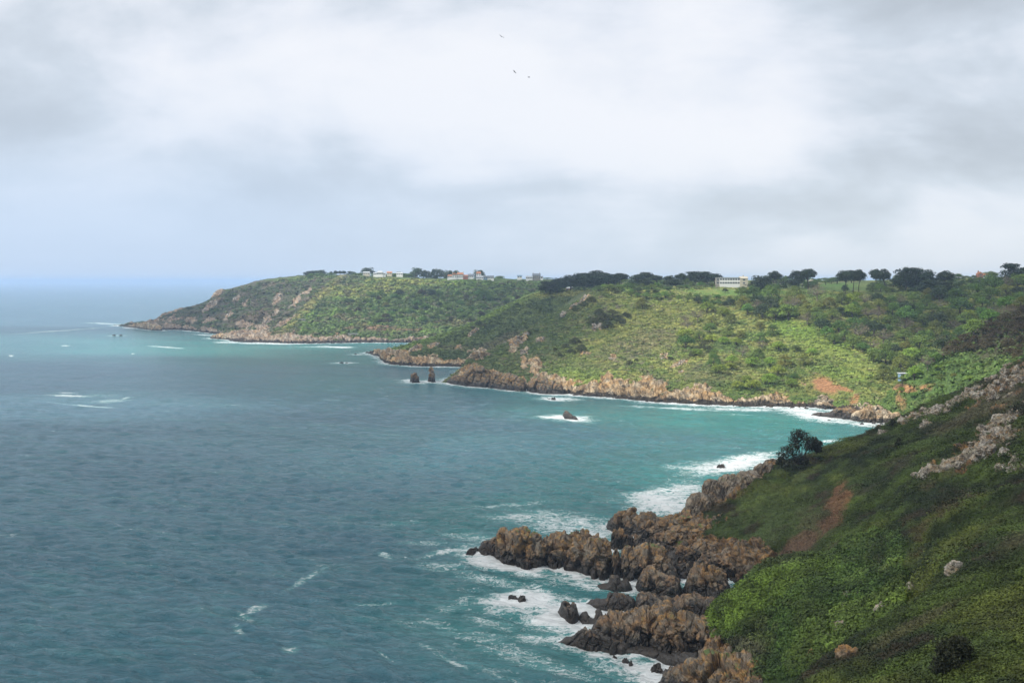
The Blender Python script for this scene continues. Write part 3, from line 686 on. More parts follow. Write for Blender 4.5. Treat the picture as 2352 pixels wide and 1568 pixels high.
# --- nearest shoulder, bottom right
T4C = {
 1740: [(2000, 66), (1800, 88), (1700, 108), (1640, 124), ('z', 135, 18), ('z', 150, 8)],
 1800: [(2000, 67), (1780, 88), (1660, 108), (1592, 124), ('z', 135, 22), ('z', 152, 10)],
 1850: [(2000, 67), (1760, 87), (1630, 107), (1560, 124), ('z', 136, 25), ('z', 153, 13)],
 1900: [(2000, 67), (1740, 87), (1600, 107), (1528, 125), ('z', 137, 27), ('z', 155, 15)],
 2000: [(2000, 66), (1700, 87), (1560, 108), (1462, 128), ('z', 140, 30), ('z', 158, 20)],
 2100: [(2000, 65), (1660, 87), (1510, 108), (1398, 130), ('z', 142, 33), ('z', 160, 27)],
 2200: [(2000, 63), (1620, 86), (1460, 108), (1335, 131), ('z', 144, 37), ('z', 160, 34)],
 2352: [(2000, 60), (1580, 86), (1400, 108), (1266, 132), ('z', 146, 43.5), ('z', 160, 43)],
 2600: [(2000, 52), (1560, 76), (1350, 100), (1200, 130), ('z', 146, 47), ('z', 160, 47)],
}
def col4c(P, px, py, nz, nz2, N):
    c = near_palette(P, nz, nz2)
    return paintall(c, px, py, nz * .5 + nz2 * .5, [(2100, 1440, 110, 14, -28, (.085, .08, .035), .7), (2230, 1500, 100, 20, -15, (.045, .07, .018), .5)])
L4C = loft('near_shoulder', T4C, [12, 90, 90, 12, 8], 1.3, -5, M_TER_NEAR, col4c, .5, 3.5, .5, 3., 1740, 2600, fold=.9)

# --- ground under the viewpoint
def cam_ground():
    xs = np.arange(-150, 301, 3.); ys = np.arange(-220, 100, 3.)
    X, Y = np.meshgrid(xs, ys)
    z = 78.2 - .60 * np.clip(Y, 0, None) + .05 * np.clip(-Y, 0, 150) - .9 * np.clip(-8 - X, 0, None) + .12 * np.clip(X, 0, None) * (Y < 60)
    z = np.where(Y > 60, np.minimum(z, 42), z)
    P = np.stack([X, Y, z], -1); fl = P.reshape(-1, 3)
    n = fbm(fl, 8., 4, .5, 4.).reshape(z.shape)
    P[..., 2] = np.maximum(P[..., 2] + n * .5, -4)
    c = near_palette(P, n, n)
    me = mesh_np('cliff_top', fl * 0 + P.reshape(-1, 3), grid_faces(*z.shape), M_TER_NEAR, True, {'Col': c.reshape(-1, 3), 'rock': sstep(P[..., 2], 20, 5).ravel()})
    link('cliff_top_ground', me, kind='structure')
cam_ground()

# ------------------------------------------------------------------ ray picking on the landforms
_trees = []
for L in LANDS:
    nr, nc = L['rock'].shape
    _trees.append((L, BVHTree.FromPolygons([tuple(v) for v in L['P'].reshape(-1, 3).tolist()], grid_faces(nr, nc).tolist())))
EYE = Vector((0, 0, CAMZ))
def pick(px, py, lands=None):
    best = None; dv = raydir(px, py)
    for L, b in _trees:
        if lands and L['name'] not in lands: continue
        h = b.ray_cast(EYE, dv)
        if h[0] is not None and (best is None or h[3] < best[1]): best = (h[0], h[3], L, h[1])
    return best
def ground(x, y, lands=None):
    best = None
    for L, b in _trees:
        if lands and L['name'] not in lands: continue
        h = b.ray_cast(Vector((x, y, 400)), Vector((0, 0, -1)))
        if h[0] is not None and (best is None or h[0].z > best): best = h[0].z
    return best

# ------------------------------------------------------------------ leaf clump generator
def clumps(Cn, Rd, Co, n, leaf, rng, yaw=None, squash=.15, jit=.35, quad=True, lump=.18, colj=.28, inner=.25):
    """leafy facets spread through the shell of ellipsoids. Cn (N,3), Rd (N,3), Co (N,3), n per clump, leaf (N,) size"""
    N = len(Cn)
    d = rng.normal(size=(N, n, 3)); d /= np.linalg.norm(d, axis=-1)[..., None]
    d[..., 2] = np.where(d[..., 2] < -squash, -d[..., 2], d[..., 2])
    k = rng.random((N, 4, 3)) * 2 - 1; k /= np.linalg.norm(k, axis=-1)[..., None]
    lm = 1 + lump * np.max(np.einsum('nid,njd->nij', d, k), -1)
    r = (1 - inner * rng.random((N, n)) ** 1.6) * lm
    p = d * r[..., None] * Rd[:, None]
    nrm = d / Rd[:, None]; nrm /= np.linalg.norm(nrm, axis=-1)[..., None]
    nrm = nrm + jit * rng.normal(size=nrm.shape); nrm /= np.linalg.norm(nrm, axis=-1)[..., None]
    if yaw is not None:
        c, s = np.cos(yaw)[:, None], np.sin(yaw)[:, None]
        p = np.stack([p[..., 0]*c - p[..., 1]*s, p[..., 0]*s + p[..., 1]*c, p[..., 2]], -1)
        nrm = np.stack([nrm[..., 0]*c - nrm[..., 1]*s, nrm[..., 0]*s + nrm[..., 1]*c, nrm[..., 2]], -1)
    p = p + Cn[:, None]
    rv = rng.normal(size=p.shape)
    a = np.cross(nrm, rv); a /= np.linalg.norm(a, axis=-1)[..., None] + 1e-9; b = np.cross(nrm, a)
    s = (leaf[:, None] * (.6 + .8 * rng.random((N, n))))[..., None]
    if quad:
        q = [p + s*a*.9, p + s*b*.6 + s*nrm*.15, p - s*a*.9, p - s*b*.6 + s*nrm*.15]
    else:
        q = [p + s*a, p - s*a*.6 + s*b*.8, p - s*a*.6 - s*b*.8]
    kk = len(q)
    V = np.stack(q, 2).reshape(-1, 3)
    Fa = np.arange(len(V)).reshape(-1, kk)
    cc = Co[:, None] * (1 + colj * (rng.random((N, n, 1)) * 2 - 1))
    cc = np.repeat(cc.reshape(-1, 3), kk, 0)
    return V, Fa, cc

def scatter(L, count, rng, wfn, xr=(-60, 2560), yr=(560, 1640)):
    """random visible-side points on a landform, by picture-plane density weights"""
    P, px, py = L['P'], L['px'], L['py']
    A = np.linalg.norm(np.cross(P[1:, :-1] - P[:-1, :-1], P[:-1, 1:] - P[:-1, :-1]), axis=-1)
    w = A * wfn(L)[:-1, :-1]
    w *= (px[:-1, :-1] > xr[0]) & (px[:-1, :-1] < xr[1]) & (py[:-1, :-1] > yr[0]) & (py[:-1, :-1] < yr[1])
    w = w.ravel(); w = w / w.sum()
    idx = rng.choice(len(w), size=count, p=w)
    i, j = np.unravel_index(idx, A.shape)
    u = rng.random((count, 1)); v = rng.random((count, 1))
    pos = P[i, j] + u * (P[i+1, j] - P[i, j]) + v * (P[i, j+1] - P[i, j])
    return pos, i, j

# ------------------------------------------------------------------ low cover on every slope (uncountable)
def cover(L, name, label, count, rmin, rmax, n, leaf, wfn, seed, flat=.55, gain=1.25, quad=False, yaw0=None, long=1.0, var=.35, palette=None, lift=.25, tall=False, jit=.35, colj=.28):
    rng = np.random.default_rng(seed)
    pos, i, j = scatter(L, count, rng, wfn)
    big = 1 + 1.9 * sstep(fbm(pos, 14., 3, .5, 41.), .12, .35) if tall else 1.0
    r = (rmin + (rmax - rmin) * rng.random(count) ** 2.0) * big
    Rd = np.stack([r * long, r, r * flat], 1)
    co = L['col'][i, j] * gain * (1 + var * (rng.random((count, 1)) * 2 - 1))
    if palette:
        pal = np.array(palette); zz = fbm(pos, 22., 4, .6, seed * 1.0) * 3.2 + .5 + rng.normal(size=count) * .16
        pk = np.clip((zz * len(pal)).astype(int), 0, len(pal) - 1)
        mx = (rng.random((count, 1)) < .6) * .75
        co = co * (1 - mx) + pal[pk] * mx
    yw = (yaw0 + .25 * rng.normal(size=count)) if yaw0 is not None else rng.random(count) * 6.28
    pos = pos + np.array([0, 0, 1.]) * (r * flat * lift)[:, None]
    V, Fa, cc = clumps(pos, Rd, co, n, leaf * np.minimum(r, rmax) / rmax ** .5 + leaf * .2, rng, yw, quad=quad, jit=jit, colj=colj)
    link(name, mesh_np(name, V, Fa, M_LEAF, False, {'Col': cc}), kind='stuff', label=label, category='scrub')
veg = lambda L: np.clip(1 - L['rock'] * 1.3, 0, 1)
def w1(L): return veg(L) * (L['T'] > .9) * (.35 + .65 * sstep(L['px'] + (L['py'] - 640) * 1.45, 790, 900)) * (L['T'] < 3.8)
def w2b(L):
    px, py = L['px'], L['py']
    lawn = np.maximum(ell(px, py, 1690, 673, 120, 9, 2), ell(px, py, 1930, 660, 130, 12, 0))
    return veg(L) * (1 - lawn) * (1 - ell(px, py, 1895, 887, 38, 16, 15)) * (L['T'] < 4.3)
PAL_MID = [(.06, .095, .028), (.11, .17, .04), (.17, .22, .05), (.15, .13, .08), (.21, .24, .07), (.14, .19, .05), (.08, .12, .04)]
cover(L1, 'far_scrub', 'bushes and bracken covering the far headland slopes', 11000, 1.5, 5.0, 26, .85, w1, 21, .5, 1.7, palette=[(.06, .10, .03), (.09, .14, .04), (.12, .17, .045), (.11, .10, .06)], var=.18, jit=.22, colj=.14)
cover(L2A, 'spur_scrub', 'low green scrub on the slope of the middle spur', 7000, .8, 2.6, 26, .6, lambda L: veg(L) * (L['T'] < 4.1), 22, .5, 1.3)
cover(L2B, 'hillside_scrub', 'mixed scrub and grass on the sunlit slope above the bay', 30000, .6, 2.3, 26, .42, w2b, 23, .38, 1.6, palette=PAL_MID, var=.16, jit=.24, colj=.15)
cover(L3, 'valley_scrub', 'green scrub and bramble on the shoulder by the valley', 6000, .8, 2.4, 28, .5, lambda L: veg(L) * (1 - .9 * ell(L['px'], L['py'], 2095, 892, 55, 12, 3)), 24, .6, 1.2, palette=[(.08, .14, .03), (.06, .10, .03), (.11, .16, .04)])
YAW = math.radians(28)
cover(L4, 'near_scrub', 'windswept heather and low scrub on the near slope', 62000, .22, 1.05, 24, .15, lambda L: veg(L) ** 2 * (1 - .75 * ell(L['px'], L['py'], 1820, 1262, 100, 16, -24)) * (1 + 2 * (L['py'] < 1050)) * (L['T'] > .8) * (L['T'] < 6.3), 25, .36, 1.15, yaw0=YAW, long=1.5, tall=True, jit=.22, colj=.16)
cover(L4B, 'buttress_scrub', 'leafy creeper and scrub over the steep buttress', 11000, .4, 1.7, 56, .16, lambda L: veg(L) * (L['T'] > .9) * (L['T'] < 4.15), 26, .7, 1.45, lift=.35, jit=.25, colj=.2)
cover(L4C, 'shoulder_scrub', 'dark windswept scrub on the closest shoulder of the slope', 20000, .25, .8, 28, .13, lambda L: veg(L) * (L['py'] < 1640) * (L['T'] < 3.3) + .02, 27, .45, 1.15, yaw0=YAW, long=1.9, jit=.2, colj=.16)

# ------------------------------------------------------------------ rocks
import bmesh
_ico = {}
def ico(n):
    if n not in _ico:
        bm = bmesh.new(); bmesh.ops.create_icosphere(bm, subdivisions=n, radius=1)
        V = np.array([v.co[:] for v in bm.verts]); Fa = np.array([[v.index for v in f.verts] for f in bm.faces]); bm.free()
        _ico[n] = (V, Fa)
    return _ico[n]
def lump_mesh(seed, sx, sy, sz, res=5, tilt=.35, pinch=0.0, rough=.09, yaw=0., cuts=(26, .55, .88)):
    rng = np.random.default_rng(seed)
    V, Fa = ico(res); p = V.copy()
    for _ in range(cuts[0]):
        n = rng.normal(size=3); n[2] *= .6; n /= np.linalg.norm(n)
        o = rng.uniform(cuts[1], cuts[2]); s = p @ n
        p = p - n[None] * (np.maximum(s - o, 0) * .93)[:, None]
    p = p / ((np.abs(V) ** 3.6).sum(1) ** (1 / 3.6))[:, None]
    p[:, :2] *= (1 - pinch * np.clip(p[:, 2:3], 0, 1))
    size = (sx * sy * sz) ** (1 / 3)
    S = np.array([sx, sy, sz]); q = p * S
    c, s = math.cos(yaw), math.sin(yaw)
    st = q @ np.array([[1.9, 0, .5], [0, 1.1, 0], [-.8, 0, .45]]) + seed * 3.1
    r1 = fbm(st, size * .55, 5, .55, 1., ridged=True)
    r2 = fbm(q + seed * 5.7, size * 1.1, 3, .5, 2.)
    nn = V / S; nn /= np.linalg.norm(nn, axis=1)[:, None]
    bl = blocky(st, size * .55, seed) + .5 * blocky(st, size * .24, seed + 3)
    q = q + nn * ((r1 - .2) * rough * .8 * size + r2 * rough * 1.8 * size + bl * rough * 1.1 * size)[:, None]
    q = np.stack([q[:, 0]*c - q[:, 1]*s, q[:, 0]*s + q[:, 1]*c, q[:, 2]], 1)
    q[:, 0] += tilt * q[:, 2] * .3
    return q, Fa
SHORE_PTS = []
def sea_rock(name, label, lumps, mat=None, group=None, res=5, cat='rock', rough=.09, seed=0, up=0.0):
    """lumps: (px centre, y top, y waterline at the front, width px[, pinch]) each a craggy mass standing in the water"""
    parts = []; base = None
    for k, l in enumerate(lumps):
        px, yt, yb, w = l[:4]; pinch = l[4] if len(l) > 4 else .25; dep = l[5] if len(l) > 5 else .75
        d0 = sea_d(yb); wid = w * d0 / F; t = wid * dep; dc = d0 + t * .42
        ztop = float(at(px, yt, dc)[2]); ztop = max(ztop, .8)
        c = at(px, yb, dc); c = np.array([(px - CX) / F * dc, dc, 0.])
        if base is None: base = c.copy()
        q, fa = lump_mesh(seed * 31 + k * 7 + int(px) % 13, wid * .56, t * .56, ztop * 1.12 + .6, res, .3 * math.sin(px), pinch, rough)
        q[:, 2] -= .6
        parts.append((q + c - base, fa))
        th = np.linspace(0, 6.28, 14)
        for a in th: SHORE_PTS.append((c[0] + math.cos(a) * wid * .5, c[1] + math.sin(a) * t * .5))
    V, Fa = joinVF(parts)
    o = link(name, mesh_np(name, V, Fa, mat or M_ROCK, False), None, tuple(base), label=label, category=cat, group=group)
    return o

def ridge_rock(name, label, prof, group=None, mat=None, depth=1.0, seed=0, cell=2.6, step=.9, lean=0.0, cat='rock', amp=1.0, zoff=0.):
    """a rock mass given by its skyline and its front water line: prof = (px, y top, y waterline)"""
    pr = np.array(prof, float); px = np.arange(pr[0, 0], pr[-1, 0] + step, step)
    yt = pchip(pr[:, 0], pr[:, 1], px); yb = pchip(pr[:, 0], pr[:, 2], px)
    d0 = sea_d(yb); hp = (yb - yt) / F * d0                       # rough height
    t = (hp * 1.15 + 3.0) * depth; dc = d0 + t * .45
    ends = np.minimum(px - px[0], px[-1] - px) / F * d0
    zt = np.array([float(at(a, b, c)[2]) for a, b, c in zip(px, yt, dc)]); zt = np.maximum(zt, .25) * sstep(ends, -.6, 1.6) + .0
    n = 64; a = np.linspace(0, math.pi, n)[:, None]               # front waterline -> crest -> back waterline
    w = sstep(ends, -.4, 2.2)[None] * .85 + .15
    ca, sa = np.cos(a), np.sin(a)
    yy = -np.sign(ca) * np.abs(ca) ** .72 * (t * .5)[None] * w; zz = np.abs(sa) ** .62 * zt[None] + zoff
    D = (d0 + t * .5)[None] + yy; Z = zz
    Z = np.where(np.abs(ca) > .999, -1.2, Z)
    X = (px[None] - CX) / F * (D * cp - (Z - CAMZ) * sp)
    P = np.stack([X, D, Z], -1); N = np.cross(np.gradient(P, axis=1), np.gradient(P, axis=0)); N /= np.linalg.norm(N, axis=-1)[..., None] + 1e-9
    N = np.where((N[..., 1:2] * (yy[..., None]) + N[..., 2:3] * 2) < 0, -N, N)
    fl = P.reshape(-1, 3); st = fl @ np.array([[1.15, 0, .40], [0, .9, 0], [-.55 + lean, 0, .8]])
    h = np.clip(np.maximum(zt, .6), .6, 9)[None]
    r = blocky(st, cell * 1.7, seed) * 1.1 + blocky(st, cell * .62, seed + 1) * .34 + fbm(st, cell * 1.6, 5, .5, seed, ridged=True) * .30 + fbm(fl, cell * 3.0, 3, .5, seed + 2.) * 1.0
    la = (fl @ np.array([.42, .25, .87]) + fbm(fl, 5., 3, .5, seed + 4.) * 1.1) / (cell * .42)
    r = r * .9 + .42 * ((la - np.floor(la)) ** 1.5 - .4)
    P = P + N * (r.reshape(D.shape) * .155 * amp * np.minimum(h, 6.5) * w)[..., None]
    base = np.array([(px.mean() - CX) / F * d0.mean(), float((d0 + t * .5).mean()), 0.])
    for k in range(0, len(px), 5):
        for dd in (d0[k] + .3, d0[k] + t[k] * .9): SHORE_PTS.append(((px[k] - CX) / F * dd, dd))
    return link(name, mesh_np(name, P.reshape(-1, 3) - base, grid_faces(*D.shape), mat or M_ROCK, False), None, tuple(base), label=label, category=cat, group=group)

G = 'craggy rocks in the foreground sea'
sea_rock('sea_rock', 'small black rock at the seaward tip of the long foreground reef', [(1081, 1258, 1272, 26), (1090, 1256, 1268, 20)], seed=1, group=G, res=4)
ridge_rock('sea_rock', 'low dark brown rock between the reef tip and the peaked rock', [(1094, 1262, 1266), (1100, 1252, 1272), (1110, 1246, 1276), (1122, 1243, 1278), (1138, 1243, 1280), (1148, 1262, 1280)], G, seed=2, cell=1.8)
ridge_rock('sea_rock', 'large peaked brown rock with an orange lichen crest near the reef end', [(1130, 1262, 1276), (1137, 1246, 1284), (1146, 1232, 1291), (1153, 1228, 1296), (1170, 1228, 1300), (1184, 1226, 1302), (1190, 1219, 1303), (1200, 1216, 1306), (1208, 1218, 1307), (1220, 1228, 1307), (1235, 1233, 1304), (1248, 1236, 1300), (1256, 1244, 1297), (1264, 1262, 1292)], G, seed=3)
ridge_rock('sea_rock', 'long humped brown rock with green tufts in the middle of the reef', [(1240, 1262, 1290), (1246, 1240, 1296), (1260, 1236, 1303), (1285, 1234, 1306), (1304, 1232, 1308), (1312, 1226, 1311), (1325, 1227, 1314), (1334, 1233, 1317), (1340, 1229, 1320), (1352, 1228, 1324), (1362, 1234, 1327), (1380, 1240, 1330), (1396, 1247, 1331), (1406, 1256, 1328), (1412, 1275, 1322)], G, seed=4)
sea_rock('sea_rock', 'narrow dark block wedged in the cleft of the reef', [(1415, 1262, 1328, 26, .1), (1424, 1268, 1322, 20, .1)], seed=5, group=G)
ridge_rock('sea_rock', 'domed brown rock with grassy cap on the landward side of the cleft', [(1414, 1300, 1326), (1420, 1284, 1329), (1430, 1270, 1331), (1444, 1261, 1332), (1470, 1260, 1333), (1492, 1264, 1334), (1510, 1270, 1336), (1525, 1284, 1338), (1540, 1300, 1340), (1556, 1314, 1341), (1564, 1324, 1338)], G, seed=6)
ridge_rock('sea_rock', 'dark pointed rock promontory above the white surf', [(1391, 1206, 1212), (1398, 1192, 1218), (1410, 1186, 1221), (1424, 1177, 1224), (1440, 1175, 1228), (1455, 1178, 1232), (1466, 1184, 1236), (1476, 1179, 1240), (1490, 1180, 1242), (1504, 1186, 1244), (1530, 1187, 1246), (1560, 1186, 1248), (1590, 1180, 1250), (1610, 1190, 1250)], G, seed=7)
sea_rock('sea_rock', 'pale jointed block beside the dark rock promontory', [(1424, 1219, 1262, 46, .1), (1450, 1224, 1264, 34, .1)], seed=8, group=G)
sea_rock('sea_rock', 'dark brown block right of the pale jointed block', [(1476, 1228, 1266, 42, .1), (1500, 1234, 1268, 30, .1)], seed=9, group=G)
ridge_rock('sea_rock', 'long rugged rock with a knobbly top below the domed rock', [(1458, 1344, 1354), (1463, 1326, 1362), (1476, 1316, 1365), (1490, 1310, 1367), (1502, 1316, 1368), (1520, 1323, 1370), (1540, 1326, 1373), (1556, 1332, 1374), (1570, 1344, 1372)], G, seed=10, cell=2.2)
ridge_rock('sea_rock', 'tall slabby rock of fluted strips beside the ivy slope', [(1566, 1344, 1366), (1574, 1332, 1370), (1588, 1320, 1372), (1604, 1310, 1374), (1618, 1306, 1376), (1636, 1306, 1378), (1650, 1314, 1378), (1664, 1322, 1376), (1680, 1330, 1372)], G, seed=11, cell=2.0, lean=.4)
ridge_rock('sea_rock', 'low jagged black rock in the surf in front of the cleft', [(1362, 1349, 1351), (1380, 1344, 1353), (1396, 1341, 1355), (1406, 1330, 1357), (1416, 1326, 1358), (1426, 1336, 1358), (1438, 1332, 1358), (1448, 1342, 1358), (1456, 1354, 1357)], G, seed=12, cell=1.6)
ridge_rock('sea_rock', 'long low black rock ledge in the gully', [(1346, 1388, 1391), (1356, 1378, 1394), (1372, 1378, 1396), (1392, 1378, 1399), (1400, 1368, 1400), (1420, 1364, 1402), (1440, 1367, 1404), (1456, 1376, 1406), (1466, 1390, 1406)], G, seed=13, cell=2.)
ridge_rock('sea_rock', 'brown rock ridge running back from the black ledge', [(1452, 1392, 1404), (1464, 1374, 1408), (1478, 1366, 1411), (1500, 1368, 1414), (1524, 1376, 1417), (1546, 1378, 1420), (1560, 1370, 1422), (1590, 1368, 1425), (1620, 1374, 1428), (1650, 1380, 1430)], G, seed=14)
ridge_rock('sea_rock', 'twin fanged brown rock standing apart in the surf', [(1281, 1402, 1410), (1285, 1386, 1418), (1293, 1387, 1424), (1302, 1391, 1428), (1310, 1393, 1430), (1315, 1387, 1431), (1319, 1387, 1432), (1326, 1398, 1432), (1334, 1410, 1430)], G, seed=15, cell=1.6)
ridge_rock('sea_rock', 'small dark rock right of the twin fanged rock', [(1326, 1420, 1428), (1333, 1408, 1431), (1345, 1411, 1433), (1354, 1420, 1434), (1364, 1424, 1434), (1370, 1406, 1434), (1380, 1404, 1434), (1392, 1412, 1434)], G, seed=16, cell=1.5)
ridge_rock('sea_rock', 'big slanting rock mass with leaning slabs in the lower foreground', [(1352, 1446, 1462), (1364, 1430, 1470), (1378, 1416, 1476), (1400, 1408, 1483), (1412, 1404, 1486), (1426, 1406, 1488), (1440, 1412, 1490), (1458, 1412, 1492), (1470, 1404, 1493), (1490, 1400, 1495), (1510, 1402, 1497), (1522, 1396, 1498), (1532, 1395, 1499), (1546, 1402, 1501), (1562, 1410, 1503), (1590, 1416, 1507), (1620, 1424, 1512), (1650, 1436, 1515), (1668, 1455, 1512)], G, seed=17, cell=2.8, lean=.5)
ridge_rock('sea_rock', 'tall slab leaning against the front of the big slanting rock mass', [(1486, 1478, 1494), (1494, 1450, 1500), (1506, 1432, 1506), (1520, 1424, 1510), (1536, 1424, 1513), (1554, 1444, 1516), (1572, 1470, 1518), (1590, 1490, 1518)], G, seed=18, cell=2.2, lean=.6)
ridge_rock('sea_rock', 'jagged black toe of rock reaching left into the foam', [(1282, 1476, 1478), (1300, 1464, 1480), (1318, 1462, 1483), (1332, 1452, 1486), (1350, 1446, 1489), (1366, 1448, 1492), (1390, 1460, 1495), (1420, 1474, 1499), (1450, 1484, 1502)], G, seed=19, cell=1.8, depth=.7)
ridge_rock('sea_rock', 'dark slab sinking into the surf near the bottom edge', [(1420, 1488, 1496), (1450, 1486, 1502), (1490, 1490, 1510), (1530, 1496, 1522), (1570, 1506, 1536), (1620, 1510, 1548), (1660, 1512, 1556), (1700, 1516, 1560)], G, seed=20, cell=2.6, depth=.8)
sea_rock('sea_rock', 'small half-covered rock, upper one of the pair off the bottom slab', [(1418, 1502, 1512, 16, .3)], seed=20, group=G, res=4)
sea_rock('sea_rock', 'small half-covered rock, lower one of the pair off the bottom slab', [(1440, 1513, 1523, 22, .3), (1455, 1517, 1527, 18, .3)], seed=21, group=G, res=4)
sea_rock('sea_rock', 'black rock awash alone in the waves left of the reef', [(1178, 1365, 1376, 26, .3), (1200, 1368, 1380, 28, .3)], seed=22, group=G, res=4)
sea_rock('sea_rock', 'weedy round rock at the bottom edge of the surf', [(1515, 1522, 1545, 36, .3)], seed=23, group=G, res=4)
ridge_rock('sea_rock', 'broad dark rock shelf rising from the bottom edge', [(1512, 1566, 1576), (1524, 1548, 1590), (1545, 1536, 1604), (1570, 1530, 1616), (1600, 1520, 1626), (1630, 1506, 1632), (1660, 1508, 1640), (1690, 1514, 1650), (1720, 1520, 1660), (1760, 1530, 1670), (1810, 1545, 1690), (1840, 1560, 1700)], G, seed=24, cell=2.6)
ridge_rock('sea_rock', 'lumpy lichened rock bank between the orange boulders and the bottom edge', [(1590, 1520, 1556), (1610, 1500, 1566), (1640, 1478, 1574), (1670, 1480, 1580), (1700, 1492, 1586), (1740, 1504, 1592), (1780, 1520, 1600), (1810, 1545, 1610)], G, seed=25, cell=2.0)
sea_rock('sea_rock', 'grey rock in the white surf below the leaning tree', [(1663, 1064, 1076, 20, .3), (1657, 1067, 1075, 14, .3)], seed=25, group=G, res=4)
ridge_rock('sea_rock', 'leaning dark rock with a white wake in the middle of the bay', [(1291, 954, 957), (1295, 944, 959), (1300, 944, 961), (1308, 950, 963), (1318, 955, 964), (1329, 961, 965)], 'lone rocks out in the bay', seed=26, cell=3., step=.6, amp=.8)
sea_rock('sea_rock', 'small low rock breaking the surf left of the leaning rock', [(1272, 912, 918, 14, .3), (1262, 914, 917, 10)], seed=27, res=4, group='lone rocks out in the bay')
ridge_rock('sea_stack', 'broad squat sea stack, left one of the pair', [(941, 872, 877), (944, 862, 878), (949, 857, 879), (955, 857, 879), (960, 864, 879), (965, 876, 879)], 'pair of sea stacks', seed=28, cell=2.6, step=.4, cat='sea stack', depth=.75, amp=.8)
ridge_rock('sea_stack', 'slender tall sea stack, right one of the pair', [(982, 866, 876), (985, 860, 877), (988, 849, 877), (991, 843, 878), (995, 845, 878), (998, 862, 878), (1001, 874, 878)], 'pair of sea stacks', seed=29, cell=2.6, step=.4, cat='sea stack', depth=.6, amp=.7)
sea_rock('sea_rock', 'tiny rock in the water right of the slender sea stack', [(1019, 873, 876, 5)], seed=30, res=3, group='far small rocks in the sea')
sea_rock('sea_rock', 'left one of two tiny rocks off the headland tip', [(261, 768, 771, 10)], seed=31, res=3, group='far small rocks in the sea')
sea_rock('sea_rock', 'right one of two tiny rocks off the headland tip', [(276, 768, 771, 9)], seed=44, res=3, group='far small rocks in the sea')
sea_rock('sea_rock', 'speck of rock in the pale water left of the spur', [(816, 811, 814, 7)], seed=32, res=3, group='far small rocks in the sea')
sea_rock('sea_rock', 'small awash rock with a foam collar left of the spur tip', [(783, 831, 834, 12), (795, 832, 834, 8)], seed=33, res=3, group='far small rocks in the sea')
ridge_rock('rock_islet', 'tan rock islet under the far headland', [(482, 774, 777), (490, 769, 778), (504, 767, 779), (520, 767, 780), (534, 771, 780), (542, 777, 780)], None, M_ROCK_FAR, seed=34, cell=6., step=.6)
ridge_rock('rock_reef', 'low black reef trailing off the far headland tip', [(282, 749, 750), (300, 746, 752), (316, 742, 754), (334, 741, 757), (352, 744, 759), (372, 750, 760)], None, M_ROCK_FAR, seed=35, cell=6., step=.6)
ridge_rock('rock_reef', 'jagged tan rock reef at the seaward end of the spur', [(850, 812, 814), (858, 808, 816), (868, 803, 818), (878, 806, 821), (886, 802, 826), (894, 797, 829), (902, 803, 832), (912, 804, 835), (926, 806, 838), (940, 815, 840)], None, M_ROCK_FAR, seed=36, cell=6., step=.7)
ridge_rock('rock_reef', 'dark rock toe running into the sea beside the stacks', [(1024, 876, 878), (1034, 868, 881), (1044, 862, 883), (1062, 862, 885), (1072, 852, 887), (1084, 840, 888), (1096, 834, 889), (1108, 842, 890), (1122, 850, 890), (1136, 860, 890)], None, M_ROCK, seed=37, cell=5., step=.7)
ridge_rock('cliff_buttress', 'black buttress with a splash gap below the bay hillside', [(1118, 872, 889), (1126, 860, 891), (1140, 856, 893), (1160, 858, 895), (1180, 862, 897), (1198, 868, 899), (1208, 880, 899)], None, M_ROCK, seed=38, cell=5., step=.7)
ridge_rock('cliff_buttress', 'brown buttress right of the splash gap below the bay hillside', [(1210, 888, 898), (1216, 876, 900), (1230, 868, 902), (1248, 868, 904), (1266, 874, 905), (1284, 884, 906), (1296, 895, 906)], None, M_ROCK, seed=39, cell=5., step=.7)
ridge_rock('rock_reef', 'wide flat black reef in the surf at the head of the bay', [(1862, 951, 954), (1880, 947, 956), (1900, 947, 958), (1918, 941, 960), (1940, 936, 962), (1958, 936, 964), (1974, 948, 966)], None, M_ROCK, seed=40, cell=3., step=.8)
ridge_rock('rock_reef', 'grey boulder reef at the foot of the valley shoulder', [(1950, 956, 964), (1966, 944, 967), (1984, 938, 969), (1998, 932, 970), (2012, 934, 970), (2030, 942, 972), (2050, 948, 974), (2070, 952, 976)], None, M_ROCK_FAR, seed=41, cell=3., step=.8)
for i, (a, b, c, w, s) in enumerate([(1985, 970, 975, 14, 'left'), (2012, 968, 974, 16, 'middle'), (2030, 971, 975, 12, 'right'), (1908, 963, 966, 12, 'outermost')]):
    sea_rock('sea_rock', '%s one of the small dark rocks off the reef at the bay head' % s, [(a, b, c, w)], seed=50 + i, res=3, group='small rocks off the reef at the head of the bay')

